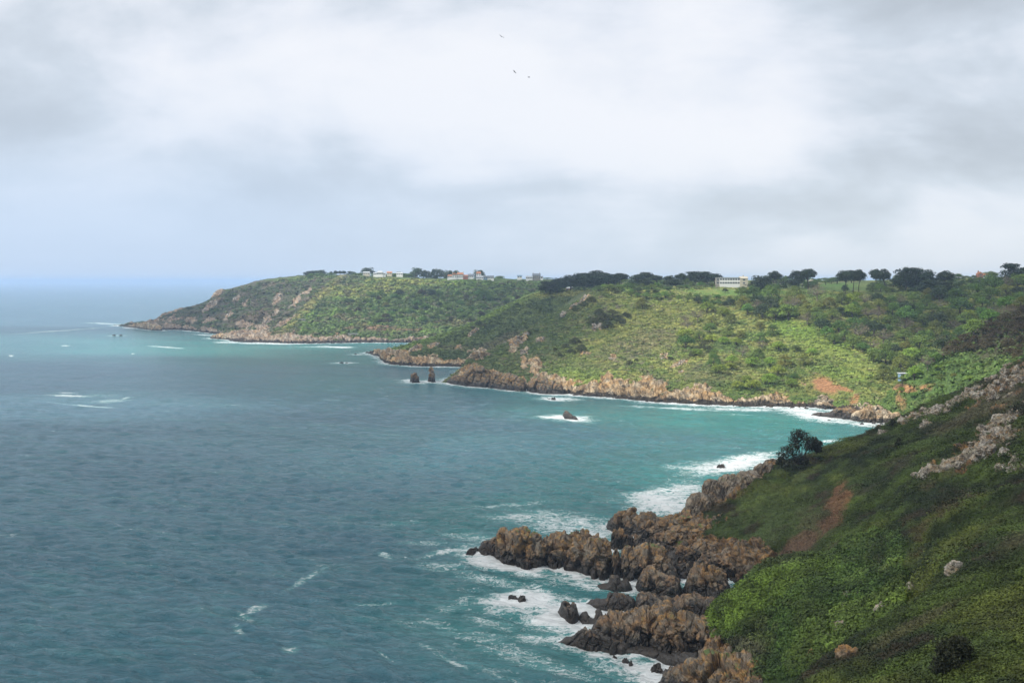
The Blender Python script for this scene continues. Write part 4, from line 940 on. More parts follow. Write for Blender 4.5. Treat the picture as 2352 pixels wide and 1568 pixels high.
# tower and slabs on the crest of the near point, placed on the land
def land_rock(name, label, px, ytop, ybase, w, d, seed, mat, group=None, res=5, pinch=.25, rough=.08, dep=.6, tilt=.3, cat='rock', land=None):
    b = at(px, ybase, d); tz = float(at(px, ytop, d)[2]); h = tz - b[2]; wid = w * d / F
    q, fa = lump_mesh(seed, wid * .54, wid * dep * .56, h * .62, res, tilt, pinch, rough, cuts=(14, .78, 1.0))
    q[:, 2] += h * .42
    return link(name, mesh_np(name, q, fa, mat, False), None, tuple(b), label=label, category=cat, group=group)
M_SLAB = rock_mat('slab_rock', 1.2, (.20, .165, .125), (.26, .225, .18), .35, -20., .5, .7)
land_rock('rock_tower', 'tall pointed grey rock tower above the surf on the near point', 1632, 1103, 1180, 44, 309, 61, M_SLAB, res=6, pinch=.22, rough=.05, tilt=.1)
land_rock('rock_slab', 'rounded grey rock leaning on the left of the rock tower', 1604, 1134, 1190, 54, 306, 62, M_SLAB, res=6, pinch=.15, rough=.06)
land_rock('rock_slab', 'wide pale slab of rock right of the rock tower', 1676, 1094, 1178, 80, 312, 63, M_SLAB, res=6, pinch=.25, rough=.05)
land_rock('rock_slab', 'long grey slab under the grass tuft on the near point', 1716, 1084, 1150, 70, 316, 64, M_SLAB, res=6, pinch=.2, rough=.05)
land_rock('rock_slab', 'brown crag below the small shrub on the near point', 1752, 1066, 1118, 50, 322, 65, M_SLAB, res=6, pinch=.2)
land_rock('rock_slab', 'rounded crag on the skyline left of the small shrub', 1770, 1055, 1090, 34, 330, 66, M_SLAB, res=5, pinch=.2)
# blocks piled between slope and sea
rng = np.random.default_rng(91)
protos = []
def blocks(n, region, smin, smax, mat, name, label, group, seed, embed=.35, res=4, flat=.8, lands=None, hi=7):
    rng = np.random.default_rng(seed); made = 0; pr = []
    for k in range(5):
        q, fa = lump_mesh(seed + k, 1, .85, flat, res, .3, .15, .10)
        pr.append(mesh_np(name, q, fa, mat, False))
    tries = 0
    while made < n and tries < n * 8:
        tries += 1
        cx, cy_, rx, ry, ang = region[int(rng.integers(len(region)))]
        a = rng.random() * 6.28; r = math.sqrt(rng.random()); aa = math.radians(ang)
        ex, ey = r * math.cos(a) * rx, r * math.sin(a) * ry
        bx, by = cx + ex * math.cos(aa) - ey * math.sin(aa), cy_ + ex * math.sin(aa) + ey * math.cos(aa)
        h = pick(bx, by, lands)
        if h is None: continue
        s = smin + (smax - smin) * rng.random() ** 2
        gx0 = min(e[0] - e[2] for e in region); gx1 = max(e[0] + e[2] for e in region); gy0 = min(e[1] - e[3] for e in region); gy1 = max(e[1] + e[3] for e in region)
        lab = '%s, %s %s of them' % (label, ['top', 'upper', 'middle', 'lower', 'bottom'][min(4, max(0, int((by - gy0) / (gy1 - gy0) * 5)))], ['far left', 'left', 'left of centre', 'right of centre', 'right', 'far right'][min(5, max(0, int((bx - gx0) / (gx1 - gx0) * 6)))])
        lab = ['small ', 'large '][int(s > (smin + smax) * .42)] + lab
        o = link(name, pr[made % 5], None, h[0] - h[3] * s * embed * 0 - Vector((0, 0, s * embed)), label=lab, category='rock', group=group)
        o.rotation_euler = (rng.normal() * .3, rng.normal() * .3, rng.random() * 6.28); o.scale = (s * rng.uniform(.8, 1.4), s, s * rng.uniform(.8, 1.2))
        made += 1
blocks(95, [(1565, 1240, 75, 42, -12), (1550, 1215, 60, 20, -10), (1605, 1290, 60, 40, -10), (1540, 1290, 50, 35, 0)], 1.2, 4.6, M_ROCK, 'shore_block',
       'brown block below the near grassy slope', 'blocks piled below the near grassy slope', 200, lands=('near_hillside',), embed=.25)
blocks(40, [(1640, 1500, 50, 30, 10), (1700, 1535, 60, 22, 15), (1615, 1440, 18, 30, 0)], .8, 2.0, M_ROCK_ORANGE, 'orange_boulder',
       'orange boulder under the ivy slope', 'orange boulders under the ivy slope', 210, embed=.1)
blocks(10, [(1862, 1520, 30, 14, -20), (1938, 1505, 10, 6, 0)], .8, 1.9, M_ROCK_ORANGE, 'orange_crag',
       'orange crag near the bottom edge', 'orange crags near the bottom edge', 215, embed=.1)
blocks(26, [(1940, 1370, 24, 18, 20), (1955, 1390, 24, 14, 0), (2025, 1400, 20, 20, 0), (1990, 1428, 16, 8, 0), (2097, 1354, 8, 14, 0), (1941, 1447, 12, 8, 0), (2188, 1306, 12, 8, -50), (1903, 1460, 10, 6, 0)], .7, 1.9, M_ROCK_GREY, 'gully_rock',
       'grey rock in the near gully', 'grey rocks in the near gully', 220, embed=.1)
blocks(150, [(2310, 885, 60, 28, -30), (2235, 908, 50, 13, -27), (2180, 936, 46, 10, -25), (2110, 955, 50, 8, -22), (2330, 860, 30, 20, 0)], .6, 2.1, M_ROCK_GREY, 'outcrop_rock',
       'grey rock of the skyline outcrop', 'rocks of the skyline outcrop', 230, embed=-.05)
blocks(180, [(2290, 985, 50, 20, -35), (2250, 1035, 50, 15, -35), (2320, 958, 50, 16, -30), (2150, 1080, 46, 7, -15), (2200, 1060, 46, 10, -25), (2128, 976, 16, 8, -20), (2325, 1060, 40, 24, 0), (2280, 1010, 70, 34, -35)], .55, 1.9, M_ROCK_GREY, 'outcrop_rock',
       'grey rock of the lower outcrop', 'rocks of the lower outcrop band', 240, embed=-.05)
blocks(3, [(2030, 992, 8, 4, 0)], 1.4, 2.2, M_ROCK_GREY, 'skyline_boulder', 'pinkish boulder under the near skyline', 'boulders under the near skyline', 245, embed=.2)
blocks(14, [(1366, 750, 5, 8, 10), (1380, 750, 8, 4, 0)], 1.2, 3.0, M_ROCK_PALE, 'white_crag', 'white crag below the evergreen clump', 'white crags below the evergreen clump', 250, embed=.2)
blocks(60, [(1180, 785, 26, 14, -30), (1205, 770, 12, 7, -30), (1207, 808, 9, 8, -60), (1240, 779, 9, 6, 0), (1330, 694, 20, 4, -38), (1294, 722, 9, 4, -40)], 1.0, 3.2, M_ROCK_PALE, 'slope_crag', 'pale crag on the left ridge', 'pale crags on the left ridge of the bay hillside', 260, embed=.2)
blocks(12, [(1090, 812, 9, 6, 0), (1107, 810, 8, 5, 0)], 3.0, 6.0, M_ROCK_FAR, 'knob_crag', 'rock knob above the dark toe', 'rock knobs above the dark toe', 265, embed=.2)
blocks(24, [(1408, 820, 9, 6, 0), (1344, 811, 12, 3, 0), (1563, 832, 20, 5, -25), (1526, 818, 9, 5, 0), (1562, 854, 6, 5, 0), (1498, 702, 5, 3, 0)], .8, 2.0, M_ROCK_PALE, 'slope_crag', 'pale crag in the sunlit grass', 'small pale crags on the sunlit hillside', 270, embed=.2)
blocks(22, [(995, 795, 14, 5, -25), (956, 801, 14, 5, -15), (1054, 799, 6, 5, 0), (1088, 761, 14, 4, -35)], 1.4, 3.5, M_ROCK_PALE, 'slope_crag', 'pale crag on the middle spur', 'pale crags on the middle spur', 280, embed=.2)
blocks(40, [(636, 686, 14, 5, -60), (682, 690, 22, 5, -50), (708, 670, 14, 4, -45), (545, 684, 10, 4, -45), (524, 727, 14, 5, -45), (565, 697, 8, 4, -45), (613, 737, 12, 7, -40), (485, 700, 20, 5, -40)], 2.0, 5.5, M_ROCK_PALE, 'slope_crag', 'grey crag on the far headland', 'grey crags on the far headland', 290, embed=.25, res=3)
blocks(12, [(1885, 925, 12, 18, 0), (1905, 930, 8, 12, 0)], 2.5, 5.5, M_ROCK_FAR, 'cove_crag', 'fluted crag below the landslip', 'fluted crags below the landslip', 295, embed=.3)
blocks(90, [(1320, 902, 50, 6, 4), (1420, 908, 60, 6, 5), (1520, 915, 60, 6, 3), (1640, 924, 70, 5, 2), (1770, 928, 70, 4, 1), (1480, 890, 60, 12, 5), (1390, 890, 30, 12, 0)], 1.2, 3.0, M_ROCK_FAR, 'cliff_block', 'golden block under the sunlit cliff', 'golden blocks at the foot of the sunlit cliff', 300, embed=.45)

# ------------------------------------------------------------------ trees
def limb(p0, p1, r0, r1, bend, rng, n=5):
    p0, p1 = np.array(p0, float), np.array(p1, float)
    t = np.linspace(0, 1, n)[:, None]; b = np.array([rng.normal(), rng.normal(), .6]) * bend
    return tube(p0 + (p1 - p0) * t + b * (t * (1 - t) * 4), np.linspace(r0, r1, n), 6)
def make_tree(name, kind, seed, leafmat, label='', cat='tree', loc=(0, 0, 0)):
    """unit-height tree: an Empty with trunk and crown children"""
    rng = np.random.default_rng(seed); parts = []; cc, rr = [], []
    o = thing(name, label, cat, loc)
    if kind == 'umbrella':
        tz = rng.uniform(.48, .66); top = np.array([rng.normal() * .07, rng.normal() * .07, tz])
        parts.append(limb((0, 0, -.06), top, .030, .018, .03, rng, 8))
        for k in range(16):
            a = k * 2.4 + rng.random(); r = .29 * math.sqrt((k + .6) / 16)
            e = top + np.array([math.cos(a) * r, math.sin(a) * r, .86 - tz - .01 - r * .75 + rng.normal() * .03])
            parts.append(limb(top * [1, 1, rng.uniform(.80, 1.0)], e, .012, .005, .02, rng, 4))
            cc.append(e + [0, 0, .02]); rr.append((.165, .165, .12))
            if k % 2: cc.append(e * [.8, .8, 1] + [0, 0, -.10]); rr.append((.14, .14, .10))
        n, leaf, co = 130, .030, (.026, .042, .018)
    elif kind == 'pine':
        top = np.array([rng.normal() * .06, rng.normal() * .06, .62])
        parts.append(limb((0, 0, -.06), top, .032, .018, .04, rng, 8))
        for k in range(30):
            a = k * 2.4 + rng.random(); h = rng.uniform(.22, .90); r = .31 * math.sqrt(max(.1, 1 - ((h - .48) / .46) ** 2)) * rng.uniform(.35, 1.05)
            e = np.array([math.cos(a) * r, math.sin(a) * r, h])
            parts.append(limb(top * rng.uniform(.65, 1.0), e, .012, .005, .02, rng, 4))
            cc.append(e); rr.append((.17, .17, .125))
        n, leaf, co = 120, .030, (.024, .040, .018)
    elif kind == 'round':
        parts.append(limb((0, 0, -.05), (0, 0, .5), .04, .02, .02, rng, 5))
        for k in range(22):
            d = rng.normal(size=3); d /= np.linalg.norm(d); d[2] = abs(d[2]) * 1.0 - .25
            e = np.array([d[0] * .31, d[1] * .31, .46 + d[2] * .40]); cc.append(e); rr.append((.19, .19, .16))
            if k % 3 == 0: parts.append(limb((0, 0, .3), e, .015, .005, .02, rng, 4))
        n, leaf, co = 90, .030, (.095, .165, .034)
    elif kind == 'wide':
        parts.append(limb((0, 0, -.05), (0, 0, .45), .04, .02, .02, rng, 5))
        for k in range(34):
            a = rng.random() * 6.28; r = .48 * math.sqrt(rng.random()); h = .80 - 2.3 * r * r + rng.normal() * .05
            e = np.array([math.cos(a) * r, math.sin(a) * r, h - .08]); cc.append(e); rr.append((.18, .18, .14))
            if k % 3 == 0: parts.append(limb((0, 0, .3), e, .015, .005, .02, rng, 4))
        n, leaf, co = 80, .028, (.095, .155, .034)
    elif kind == 'bare':
        top = (0, 0, .4); parts.append(limb((0, 0, -.05), top, .03, .02, .02, rng, 5))
        for k in range(20):
            d = rng.normal(size=3); d /= np.linalg.norm(d); d[2] = abs(d[2])
            e = np.array([d[0] * .36, d[1] * .36, .48 + d[2] * .42])
            parts.append(limb(top, e, .016, .004, .03, rng, 5)); cc.append(e); rr.append((.15, .15, .13))
        n, leaf, co = 46, .018, (.15, .125, .085)
    V, Fa = joinVF(parts)
    link('trunk', mesh_np('trunk', V, Fa, M_BARK_PALE if kind == 'bare' else M_BARK, True), o)
    cc = np.array(cc); rr = np.array(rr) * np.random.default_rng(seed + 1).uniform(.75, 1.2, (len(cc), 1))
    co = np.array([co] * len(cc)) * np.random.default_rng(seed + 2).uniform(.8, 1.3, (len(cc), 1))
    V, Fa, c = clumps(cc, rr, co, n, np.full(len(cc), leaf), rng, None, squash=.4, jit=.5, inner=.5, lump=.25)
    link('crown', mesh_np('crown', V, Fa, leafmat, False, {'Col': c}), o)
    return o
PROTO = {}
def mk(kind, n, mat):
    PROTO[kind] = [[make_tree(nm, kind, s, mat), False] for nm, s in n]
mk('umbrella', [('pine_tree', k) for k in (1, 2, 3, 21, 22, 23)], M_PINE)
mk('pine', [('pine_tree', k) for k in (4, 5, 6, 24, 25, 26)], M_PINE)
mk('round', [('broadleaf_tree', 7), ('broadleaf_tree', 8), ('broadleaf_tree', 9)], M_TREE)
mk('wide', [('broadleaf_tree', 10), ('broadleaf_tree', 11), ('broadleaf_tree', 12)], M_TREE)
mk('bare', [('bare_tree', 13), ('bare_tree', 14)], M_TREE)
# recoloured leaf sets of the broadleaf trees
def recolour(kind, newkind, name, tint):
    mat = leaf_mat(newkind + '_leaves', .2, tint)
    PROTO[newkind] = []
    for k, (src, _) in enumerate(PROTO[kind]):
        o = thing(name, '', 'tree', (0, 0, 0))
        for ch in src.children:
            c = ch.copy(); COL.objects.link(c); c.parent = o
            if 'crown' in ch.name: c.data = ch.data.copy(); c.data.materials[0] = mat
        PROTO[newkind].append([o, False])
recolour('round', 'dark', 'evergreen_tree', (.42, .38, .75))
recolour('wide', 'holm', 'evergreen_tree', (.66, .48, .85))
recolour('round', 'lime', 'broadleaf_tree', (1.75, 1.45, 1.0))
recolour('wide', 'olive', 'broadleaf_tree', (1.45, 1.0, 1.05))
recolour('wide', 'brown', 'brown_tree', (.68, .34, .78))
recolour('wide', 'shrub', 'garden_shrub', (.75, .75, .9))
recolour('round', 'shrubgreen', 'garden_shrub', (1., 1., 1.))
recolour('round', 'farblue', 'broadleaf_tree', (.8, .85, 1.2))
_rt = np.random.default_rng(5)
def plant(kind, x, y, z, h, w, label, group=None, rz=None, ratio=1.0):
    """stand a tree of height h and crown width w (m)"""
    base = {'umbrella': .82, 'pine': .80, 'round': .90, 'dark': .90, 'lime': .90, 'farblue': .90, 'shrub': 1.25, 'shrubgreen': .9, 'wide': 1.25, 'holm': 1.25, 'olive': 1.25, 'brown': 1.25, 'bare': .95}[kind]
    lst = PROTO[kind]; e = lst[int(_rt.integers(len(lst)))]
    rz = _rt.random() * 6.28 if rz is None else rz
    s = w / base; sc = (s, s, h * 1.0)
    if not e[1]:
        e[1] = True; o = e[0]; o.location = (x, y, z); o.rotation_euler.z = rz; o.scale = sc; o['label'] = label
        if group: o['group'] = group
        return o
    return copy_tree(e[0], (x, y, z), rz, sc, label, group)
ORD = 'leftmost second third fourth fifth sixth seventh eighth ninth tenth 11th 12th 13th 14th 15th 16th 17th 18th 19th 20th 21st 22nd 23rd 24th'.split()
def ordn(px, allpx, desc):
    k = sorted(allpx).index(px); return '%s from the left, %s' % (ORD[k], desc) if k else 'leftmost, ' + desc
def skyline_tree(kind, px, ytop, w, d, label, group, ybase=None):
    x = (px - CX) / F * d
    gz = ground(x, d)
    zt = float(at(px, ytop, d)[2]); 
    if ybase is not None: gz = min(gz, float(at(px, ybase, d)[2]))
    if d > 1600: gz -= .25 * (zt - gz)
    h = max(zt - gz, 3.)
    return plant(kind, x, d, gz, h, w * d / F * (1.22 if kind == 'pine' else 1.08), label, group)
GP = 'dark pines on the plateau skyline'
for kind, px, yt, w, d, lab in [
  ('pine', 1258, 646, 40, 1175, 'leftmost low pine of the dense dark grove'), ('pine', 1285, 638, 44, 1190, 'pine left of the roof hidden in the dark grove'),
  ('pine', 1312, 631, 48, 1230, 'tall pine behind the roof in the dark grove'), ('pine', 1340, 627, 50, 1200, 'rounded pine right of the roof in the dark grove'),
  ('pine', 1365, 626, 52, 1160, 'broad pine in the centre of the dark grove'), ('pine', 1378, 622, 50, 1215, 'highest crown of the dark grove'),
  ('pine', 1398, 630, 46, 1130, 'pine dropping to the lower right of the dark grove'), ('umbrella', 1424, 626, 42, 1150, 'spreading pine at the right end of the dark grove'),
  ('pine', 1466, 630, 40, 1040, 'left pine of the clump with a peaked crown'), ('umbrella', 1490, 623, 34, 1060, 'peaked pine standing above its clump'),
  ('pine', 1484, 640, 36, 1030, 'low pine under the peaked pine'), ('umbrella', 1506, 631, 36, 1050, 'right pine with an open trunk beside the peaked pine'),
  ('umbrella', 1530, 632, 28, 1060, 'small flat pine between two pine clumps'), ('umbrella', 1562, 627, 30, 1060, 'left pine with a flat cap near the dense trio'),
  ('pine', 1590, 624, 42, 1080, 'left pine of the dense trio beside the white building'), ('pine', 1615, 624, 44, 1070, 'middle pine of the dense trio beside the white building'),
  ('umbrella', 1645, 626, 36, 1060, 'flat pine leaning over the left end of the white building'), ('pine', 1547, 640, 34, 1020, 'low dark conifer in front of the flat cap pine'),
  ('pine', 1748, 632, 40, 985, 'bushy pine at the right end of the white building'), ('umbrella', 1778, 621, 34, 1000, 'tall pine right of the white building'),
  ('pine', 1744, 645, 50, 950, 'low spreading dark conifer on the lawn right of the white building'), ('pine', 1828, 621, 34, 1000, 'left pine of the tall pair right of the lawn'),
  ('umbrella', 1855, 615, 38, 985, 'right and taller pine of the tall pair right of the lawn'), ('umbrella', 1936, 618, 42, 950, 'left umbrella pine of the three with bare trunks'),
  ('umbrella', 1958, 617, 30, 945, 'middle umbrella pine of the three with bare trunks'), ('umbrella', 1972, 618, 26, 955, 'right umbrella pine of the three with bare trunks'),
  ('umbrella', 2008, 615, 26, 980, 'small high pine left of the spreading pine'), ('umbrella', 2034, 617, 36, 960, 'spreading pine on a long bare trunk'),
  ('pine', 2076, 613, 40, 960, 'left pine of the big rounded pair on the right'), ('pine', 2098, 615, 40, 970, 'right pine of the big rounded pair on the right'),
  ('pine', 2126, 618, 38, 960, 'rounded pine between the big pair and the wide pine'), ('umbrella', 2163, 620, 40, 950, 'wide pine with a domed crown above the dark thicket'),
  ('pine', 2138, 642, 56, 915, 'large dark conifer low on the slope, left crown'), ('pine', 2162, 646, 54, 905, 'large dark conifer low on the slope, right crown'),
  ('pine', 2322, 606, 44, 960, 'massive dark rounded tree at the right end of the skyline'), ('pine', 2350, 615, 36, 960, 'dark tree beside the massive rounded one at the right edge')]:
    skyline_tree(kind, px, yt, w, d, lab, GP)
for kind, px, yt, w, d, lab in [('dark', 1706, 657, 22, 930, 'round dark bush on the lawn in front of the white building'), ('dark', 1941, 651, 16, 925, 'small pointed dark conifer under the umbrella pines'), ('dark', 1665, 661, 14, 940, 'small dark bush at the left edge of the lawn'), ('dark', 1868, 652, 18, 950, 'low dark bush right of the tall pine pair'), ('round', 1895, 635, 24, 1150, 'light green tree behind the tall pine pair')]:
    skyline_tree(kind, px, yt, w, d, lab, None)
GF = 'dark trees on the far headland skyline'
for kind, px, yt, w, d, lab in [('pine', 712, 622, 22, 1880, 'leftmost dark tree on the far headland'), ('dark', 724, 619, 18, 1890, 'second dark tree from the left on the far headland'), ('dark', 741, 618, 24, 1885, 'round dark tree, third from the left on the far headland'),
  ('dark', 761, 622, 9, 1870, 'small narrow tree between the dark trees of the far headland'), ('umbrella', 774, 621, 11, 1870, 'left tree of the thin trio on the far headland'), ('umbrella', 783, 621, 11, 1870, 'middle tree of the thin trio on the far headland'), ('umbrella', 792, 621, 11, 1870, 'right tree of the thin trio on the far headland'),
  ('dark', 807, 621, 22, 1860, 'rounded dark tree right of the thin trio'), ('dark', 848, 611, 32, 1850, 'big domed dark tree behind the small grey house'), ('dark', 826, 626, 18, 1850, 'low dark tree left of the domed tree'), ('round', 872, 624, 22, 1840, 'green tree beside the domed tree'),
  ('dark', 956, 611, 32, 1790, 'big rounded dark tree right of the small white cottages'), ('dark', 979, 617, 24, 1790, 'dark tree touching the big rounded one'), ('dark', 999, 613, 18, 1800, 'left tree of the dark quartet'), ('dark', 1011, 614, 20, 1800, 'second tree of the dark quartet'),
  ('dark', 1030, 617, 24, 1790, 'third tree of the dark quartet'), ('dark', 1047, 617, 20, 1800, 'right tree of the dark quartet'), ('dark', 1099, 616, 26, 1790, 'lone domed dark tree behind the orange roofed house'), ('round', 916, 622, 14, 1800, 'small pale green tree by the grey cottage'),
  ('round', 898, 628, 12, 1790, 'low bush between the white cottages'), ('round', 940, 627, 18, 1780, 'green bush left of the big rounded tree')]:
    skyline_tree(kind, px, yt, w, d, lab, GF)
# hedge and field trees behind the plateau
rng = np.random.default_rng(77)
hx = sorted(rng.uniform(1700, 2352, 24))
for k in range(24):
    px = hx[k]; d = rng.uniform(1150, 1650)
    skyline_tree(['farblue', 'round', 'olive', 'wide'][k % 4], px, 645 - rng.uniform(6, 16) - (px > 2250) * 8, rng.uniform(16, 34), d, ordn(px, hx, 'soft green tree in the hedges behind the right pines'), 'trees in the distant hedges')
hx = sorted(rng.uniform(1010, 1300, 14))
for k in range(14):
    px = hx[k]; d = rng.uniform(1750, 2300)
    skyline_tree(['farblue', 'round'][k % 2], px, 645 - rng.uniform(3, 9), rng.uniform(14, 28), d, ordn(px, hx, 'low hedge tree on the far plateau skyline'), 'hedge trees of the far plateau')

def picked_tree(kind, px, py, w, ratio, label, group, lands=None):
    """crown base at (px,py); w crown width in picture units"""
    h = pick(px, py, lands)
    if h is None: return
    d = h[0].y; ww = w * d / F
    plant(kind, h[0].x, h[0].y, h[0].z - .09 * ww * ratio, ww * ratio, ww, label, group)
# named clumps
for px, py, w, kind in [(1362, 745, 34, 'holm'), (1385, 738, 40, 'holm'), (1408, 732, 44, 'holm'), (1425, 745, 36, 'holm'), (1395, 756, 40, 'holm'), (1375, 722, 30, 'holm'), (1438, 730, 28, 'holm')]:
    picked_tree(kind, px, py, w, .62, ordn(px, [1362, 1385, 1408, 1425, 1395, 1375, 1438], 'dark oak of the big clump on the bay hillside'), 'evergreen oaks of the big hillside clump')
for px, py, w in [(1322, 712, 26), (1340, 703, 28), (1358, 693, 28), (1412, 672, 26)]:
    picked_tree('holm', px, py, w, .55, ordn(px, [1322, 1340, 1358, 1412], 'dark wind-bent evergreen on the crag ridge'), 'wind-bent evergreens along the crag ridge')
for px, py, w in [(1300, 800, 26), (1322, 790, 34), (1335, 806, 34), (1312, 812, 26), (1283, 818, 20), (1275, 806, 16)]:
    picked_tree('holm', px, py, w, .6, ordn(px, [1300, 1322, 1335, 1312, 1283, 1275], 'dark oak of the clump left of the sunlit grass'), 'evergreen oaks of the lower clump')
for px, py, w in [(1600, 812, 30), (1618, 802, 36), (1632, 814, 30), (1590, 818, 22)]:
    picked_tree('holm', px, py, w, .65, ordn(px, [1600, 1618, 1632, 1590], 'dark oak of the clump amid the sunlit slope'), 'evergreen oaks of the middle clump')
for px, py, w, lab in [(1445, 838, 22, 'dark bush with a low tail on the lower sunlit slope'), (1462, 829, 12, 'tiny dark bush right of the low-tailed bush'), (1540, 826, 16, 'dark bush beside the small crags on the sunlit slope'), (1549, 757, 9, 'single small dark bush in the yellow grass')]:
    picked_tree('holm', px, py, w, .65, lab, None)
for px, py, w in [(1086, 755, 16), (1100, 745, 22), (1112, 750, 18), (1188, 700, 12), (1268, 684, 14), (1215, 765, 16), (1232, 762, 16), (1000, 775, 8), (1012, 772, 8)]:
    picked_tree('holm', px, py, w, .5, ordn(px, [1086, 1100, 1112, 1188, 1268, 1215, 1232, 1000, 1012], 'dark low bush on the middle spur'), 'dark bushes on the middle spur')
picked_tree('olive', 1476, 708, 38, .85, 'olive brown tree standing alone above the yellow grass', None)
picked_tree('olive', 2030, 872, 52, .6, 'golden green bush left of the beach hut', None)
# the wood on the right and the thickets of the slopes
taken = []
def wood(n, poly, kinds, probs, wr, label_of, group, seed, minsep=.5, ratio=(.7, .95), lands=None):
    rng = np.random.default_rng(seed); made = 0; tries = 0
    P = np.array(poly, float); x0, y0 = P.min(0); x1, y1 = P.max(0)
    def inside(x, y):
        c = False; j = len(P) - 1
        for i in range(len(P)):
            if (P[i, 1] > y) != (P[j, 1] > y) and x < (P[j, 0] - P[i, 0]) * (y - P[i, 1]) / (P[j, 1] - P[i, 1]) + P[i, 0]: c = not c
            j = i
        return c
    while made < n and tries < n * 30:
        tries += 1
        x, y = rng.uniform(x0, x1), rng.uniform(y0, y1)
        if not inside(x, y): continue
        w = rng.uniform(*wr)
        if any(abs(x - a) < (w + c) * .5 * minsep and abs(y - b) < (w + c) * .28 * minsep for a, b, c in taken): continue
        taken.append((x, y, w))
        k = kinds[rng.choice(len(kinds), p=probs)]
        desc, where = label_of[k].split('|')
        picked_tree(k, x, y, w, rng.uniform(*ratio), situate((x - x0) / (x1 - x0), (y - y0) / (y1 - y0), (w - wr[0]) / (wr[1] - wr[0]), desc, where), group + ' ' + {'round': 'fresh green', 'lime': 'yellow green', 'olive': 'olive', 'wide': 'mid green', 'bare': 'bare', 'dark': 'dark', 'holm': 'evergreen', 'brown': 'brown', 'shrub': 'dark', 'shrubgreen': 'green'}[k] + ' trees', lands)
        made += 1
LB = lambda where: {'round': 'fresh green tree|' + where, 'lime': 'yellow green tree|' + where, 'olive': 'olive tree|' + where, 'wide': 'mid green spreading tree|' + where,
                    'bare': 'greyish bare tree|' + where, 'dark': 'dark green tree|' + where, 'holm': 'dark evergreen|' + where, 'brown': 'brown tree|' + where, 'shrub': 'dark shrub|' + where, 'shrubgreen': 'green shrub|' + where}
def situate(fx, fy, size, desc, where):
    row = ['top edge', 'upper part', 'middle', 'lower part', 'bottom edge'][min(4, int(fy * 5))]
    colm = ['far left', 'left', 'centre', 'right', 'far right'][min(4, int(fx * 5))]
    sz = ['small', 'medium', 'large'][min(2, int(size * 3))]
    return '%s %s, %s %s of %s' % (sz, desc, row, colm, where)
wood(165, [(1700, 690), (1830, 684), (1880, 692), (1960, 700), (2000, 700), (2100, 690), (2180, 680), (2352, 655), (2352, 700), (2250, 760), (2200, 800), (2080, 890), (2020, 860), (1990, 815), (1900, 790), (1840, 750), (1780, 740), (1700, 730)],
     ['round', 'wide', 'olive', 'bare', 'lime', 'dark'], [.34, .27, .17, .12, .04, .06], (30, 54), LB('the valley wood'), 'valley wood', 301, .60, (.8, 1.1))
wood(42, [(1640, 700), (1700, 720), (1830, 770), (1880, 830), (1820, 900), (1700, 900), (1640, 850), (1560, 790), (1580, 720)],
     ['round', 'lime', 'olive', 'bare', 'wide'], [.25, .25, .22, .13, .15], (24, 44), LB('the sunlit slope'), 'sunlit slope', 302, .8, (.75, 1.0))
wood(26, [(1580, 680), (1700, 690), (1850, 690), (1850, 700), (1700, 705), (1450, 685), (1440, 672)], ['round', 'wide', 'dark'], [.4, .4, .2], (14, 26), LB('the hedge below the lawn'), 'lawn hedge', 303, .7)
wood(60, [(2200, 790), (2352, 690), (2352, 830), (2280, 800), (2180, 820), (2120, 850)], ['brown', 'bare', 'olive'], [.8, .1, .1], (34, 58), LB('the shaded brown wood'), 'shaded slope', 304, .5, (.6, .85), ('valley_shoulder',))
wood(22, [(2060, 900), (2110, 850), (2160, 830), (2290, 830), (2200, 900), (2120, 940)], ['lime', 'wide', 'round', 'olive'], [.1, .4, .35, .15], (14, 30), LB('the slope below the brown wood'), 'green slope', 305, .7, (.5, .7), ('valley_shoulder',))
wood(85, [(790, 694), (860, 680), (1000, 676), (1240, 680), (1200, 700), (1060, 745), (960, 740), (860, 745), (780, 720)], ['round', 'wide', 'olive', 'dark', 'brown'], [.34, .36, .12, .08, .10], (14, 28), LB('the far headland scrub'), 'far headland wood', 306, .62, (.6, .85), ('headland',))
picked_tree('brown', 885, 742, 36, .8, 'big dark purplish tree above the bracken on the far headland', None)
picked_tree('wide', 1110, 690, 44, .7, 'big pale green tree standing out in the far headland wood', None)
wood(90, [(1250, 664), (1440, 652), (1640, 652), (1640, 664), (1440, 668), (1270, 672)], ['shrub', 'shrubgreen'], [.75, .25], (18, 34), LB('the shrubbery under the left pines'), 'left plateau shrubbery', 307, .45, (.5, .85))
wood(46, [(1760, 652), (1880, 650), (1880, 662), (1760, 668)], ['shrub', 'shrubgreen'], [.7, .3], (16, 32), LB('the shrubbery right of the white building'), 'middle plateau shrubbery', 308, .45, (.5, .85))
wood(80, [(2000, 660), (2060, 648), (2352, 640), (2352, 660), (2100, 672), (2000, 676)], ['shrub', 'shrubgreen'], [.6, .4], (18, 36), LB('the plateau edge on the right'), 'right plateau edge', 309, .5, (.5, .9))
hr = np.random.default_rng(411); hx = np.sort(hr.uniform(706, 1150, 60))
for k, px in enumerate(hx):      # the hedge that closes the skyline behind the far cottages
    if 962 < px < 1052 and k % 2: continue
    lab = '%s %s hedge shrub, %s of the far cottages hedge' % (['low', 'middling', 'tall'][k % 3], ['dark', 'dusky'][k // 3 % 2], ['leftmost run', 'left run', 'left of centre', 'centre', 'right of centre', 'right run', 'rightmost run'][int((px - 706) / 64)])
    skyline_tree(['shrub', 'shrub', 'shrubgreen'][k % 3], px, 629 - (k % 3) * 1.6 + (px > 1050) * 6, hr.uniform(14, 24), hr.uniform(1790, 1850), lab, 'hedge shrubs behind the far cottages')
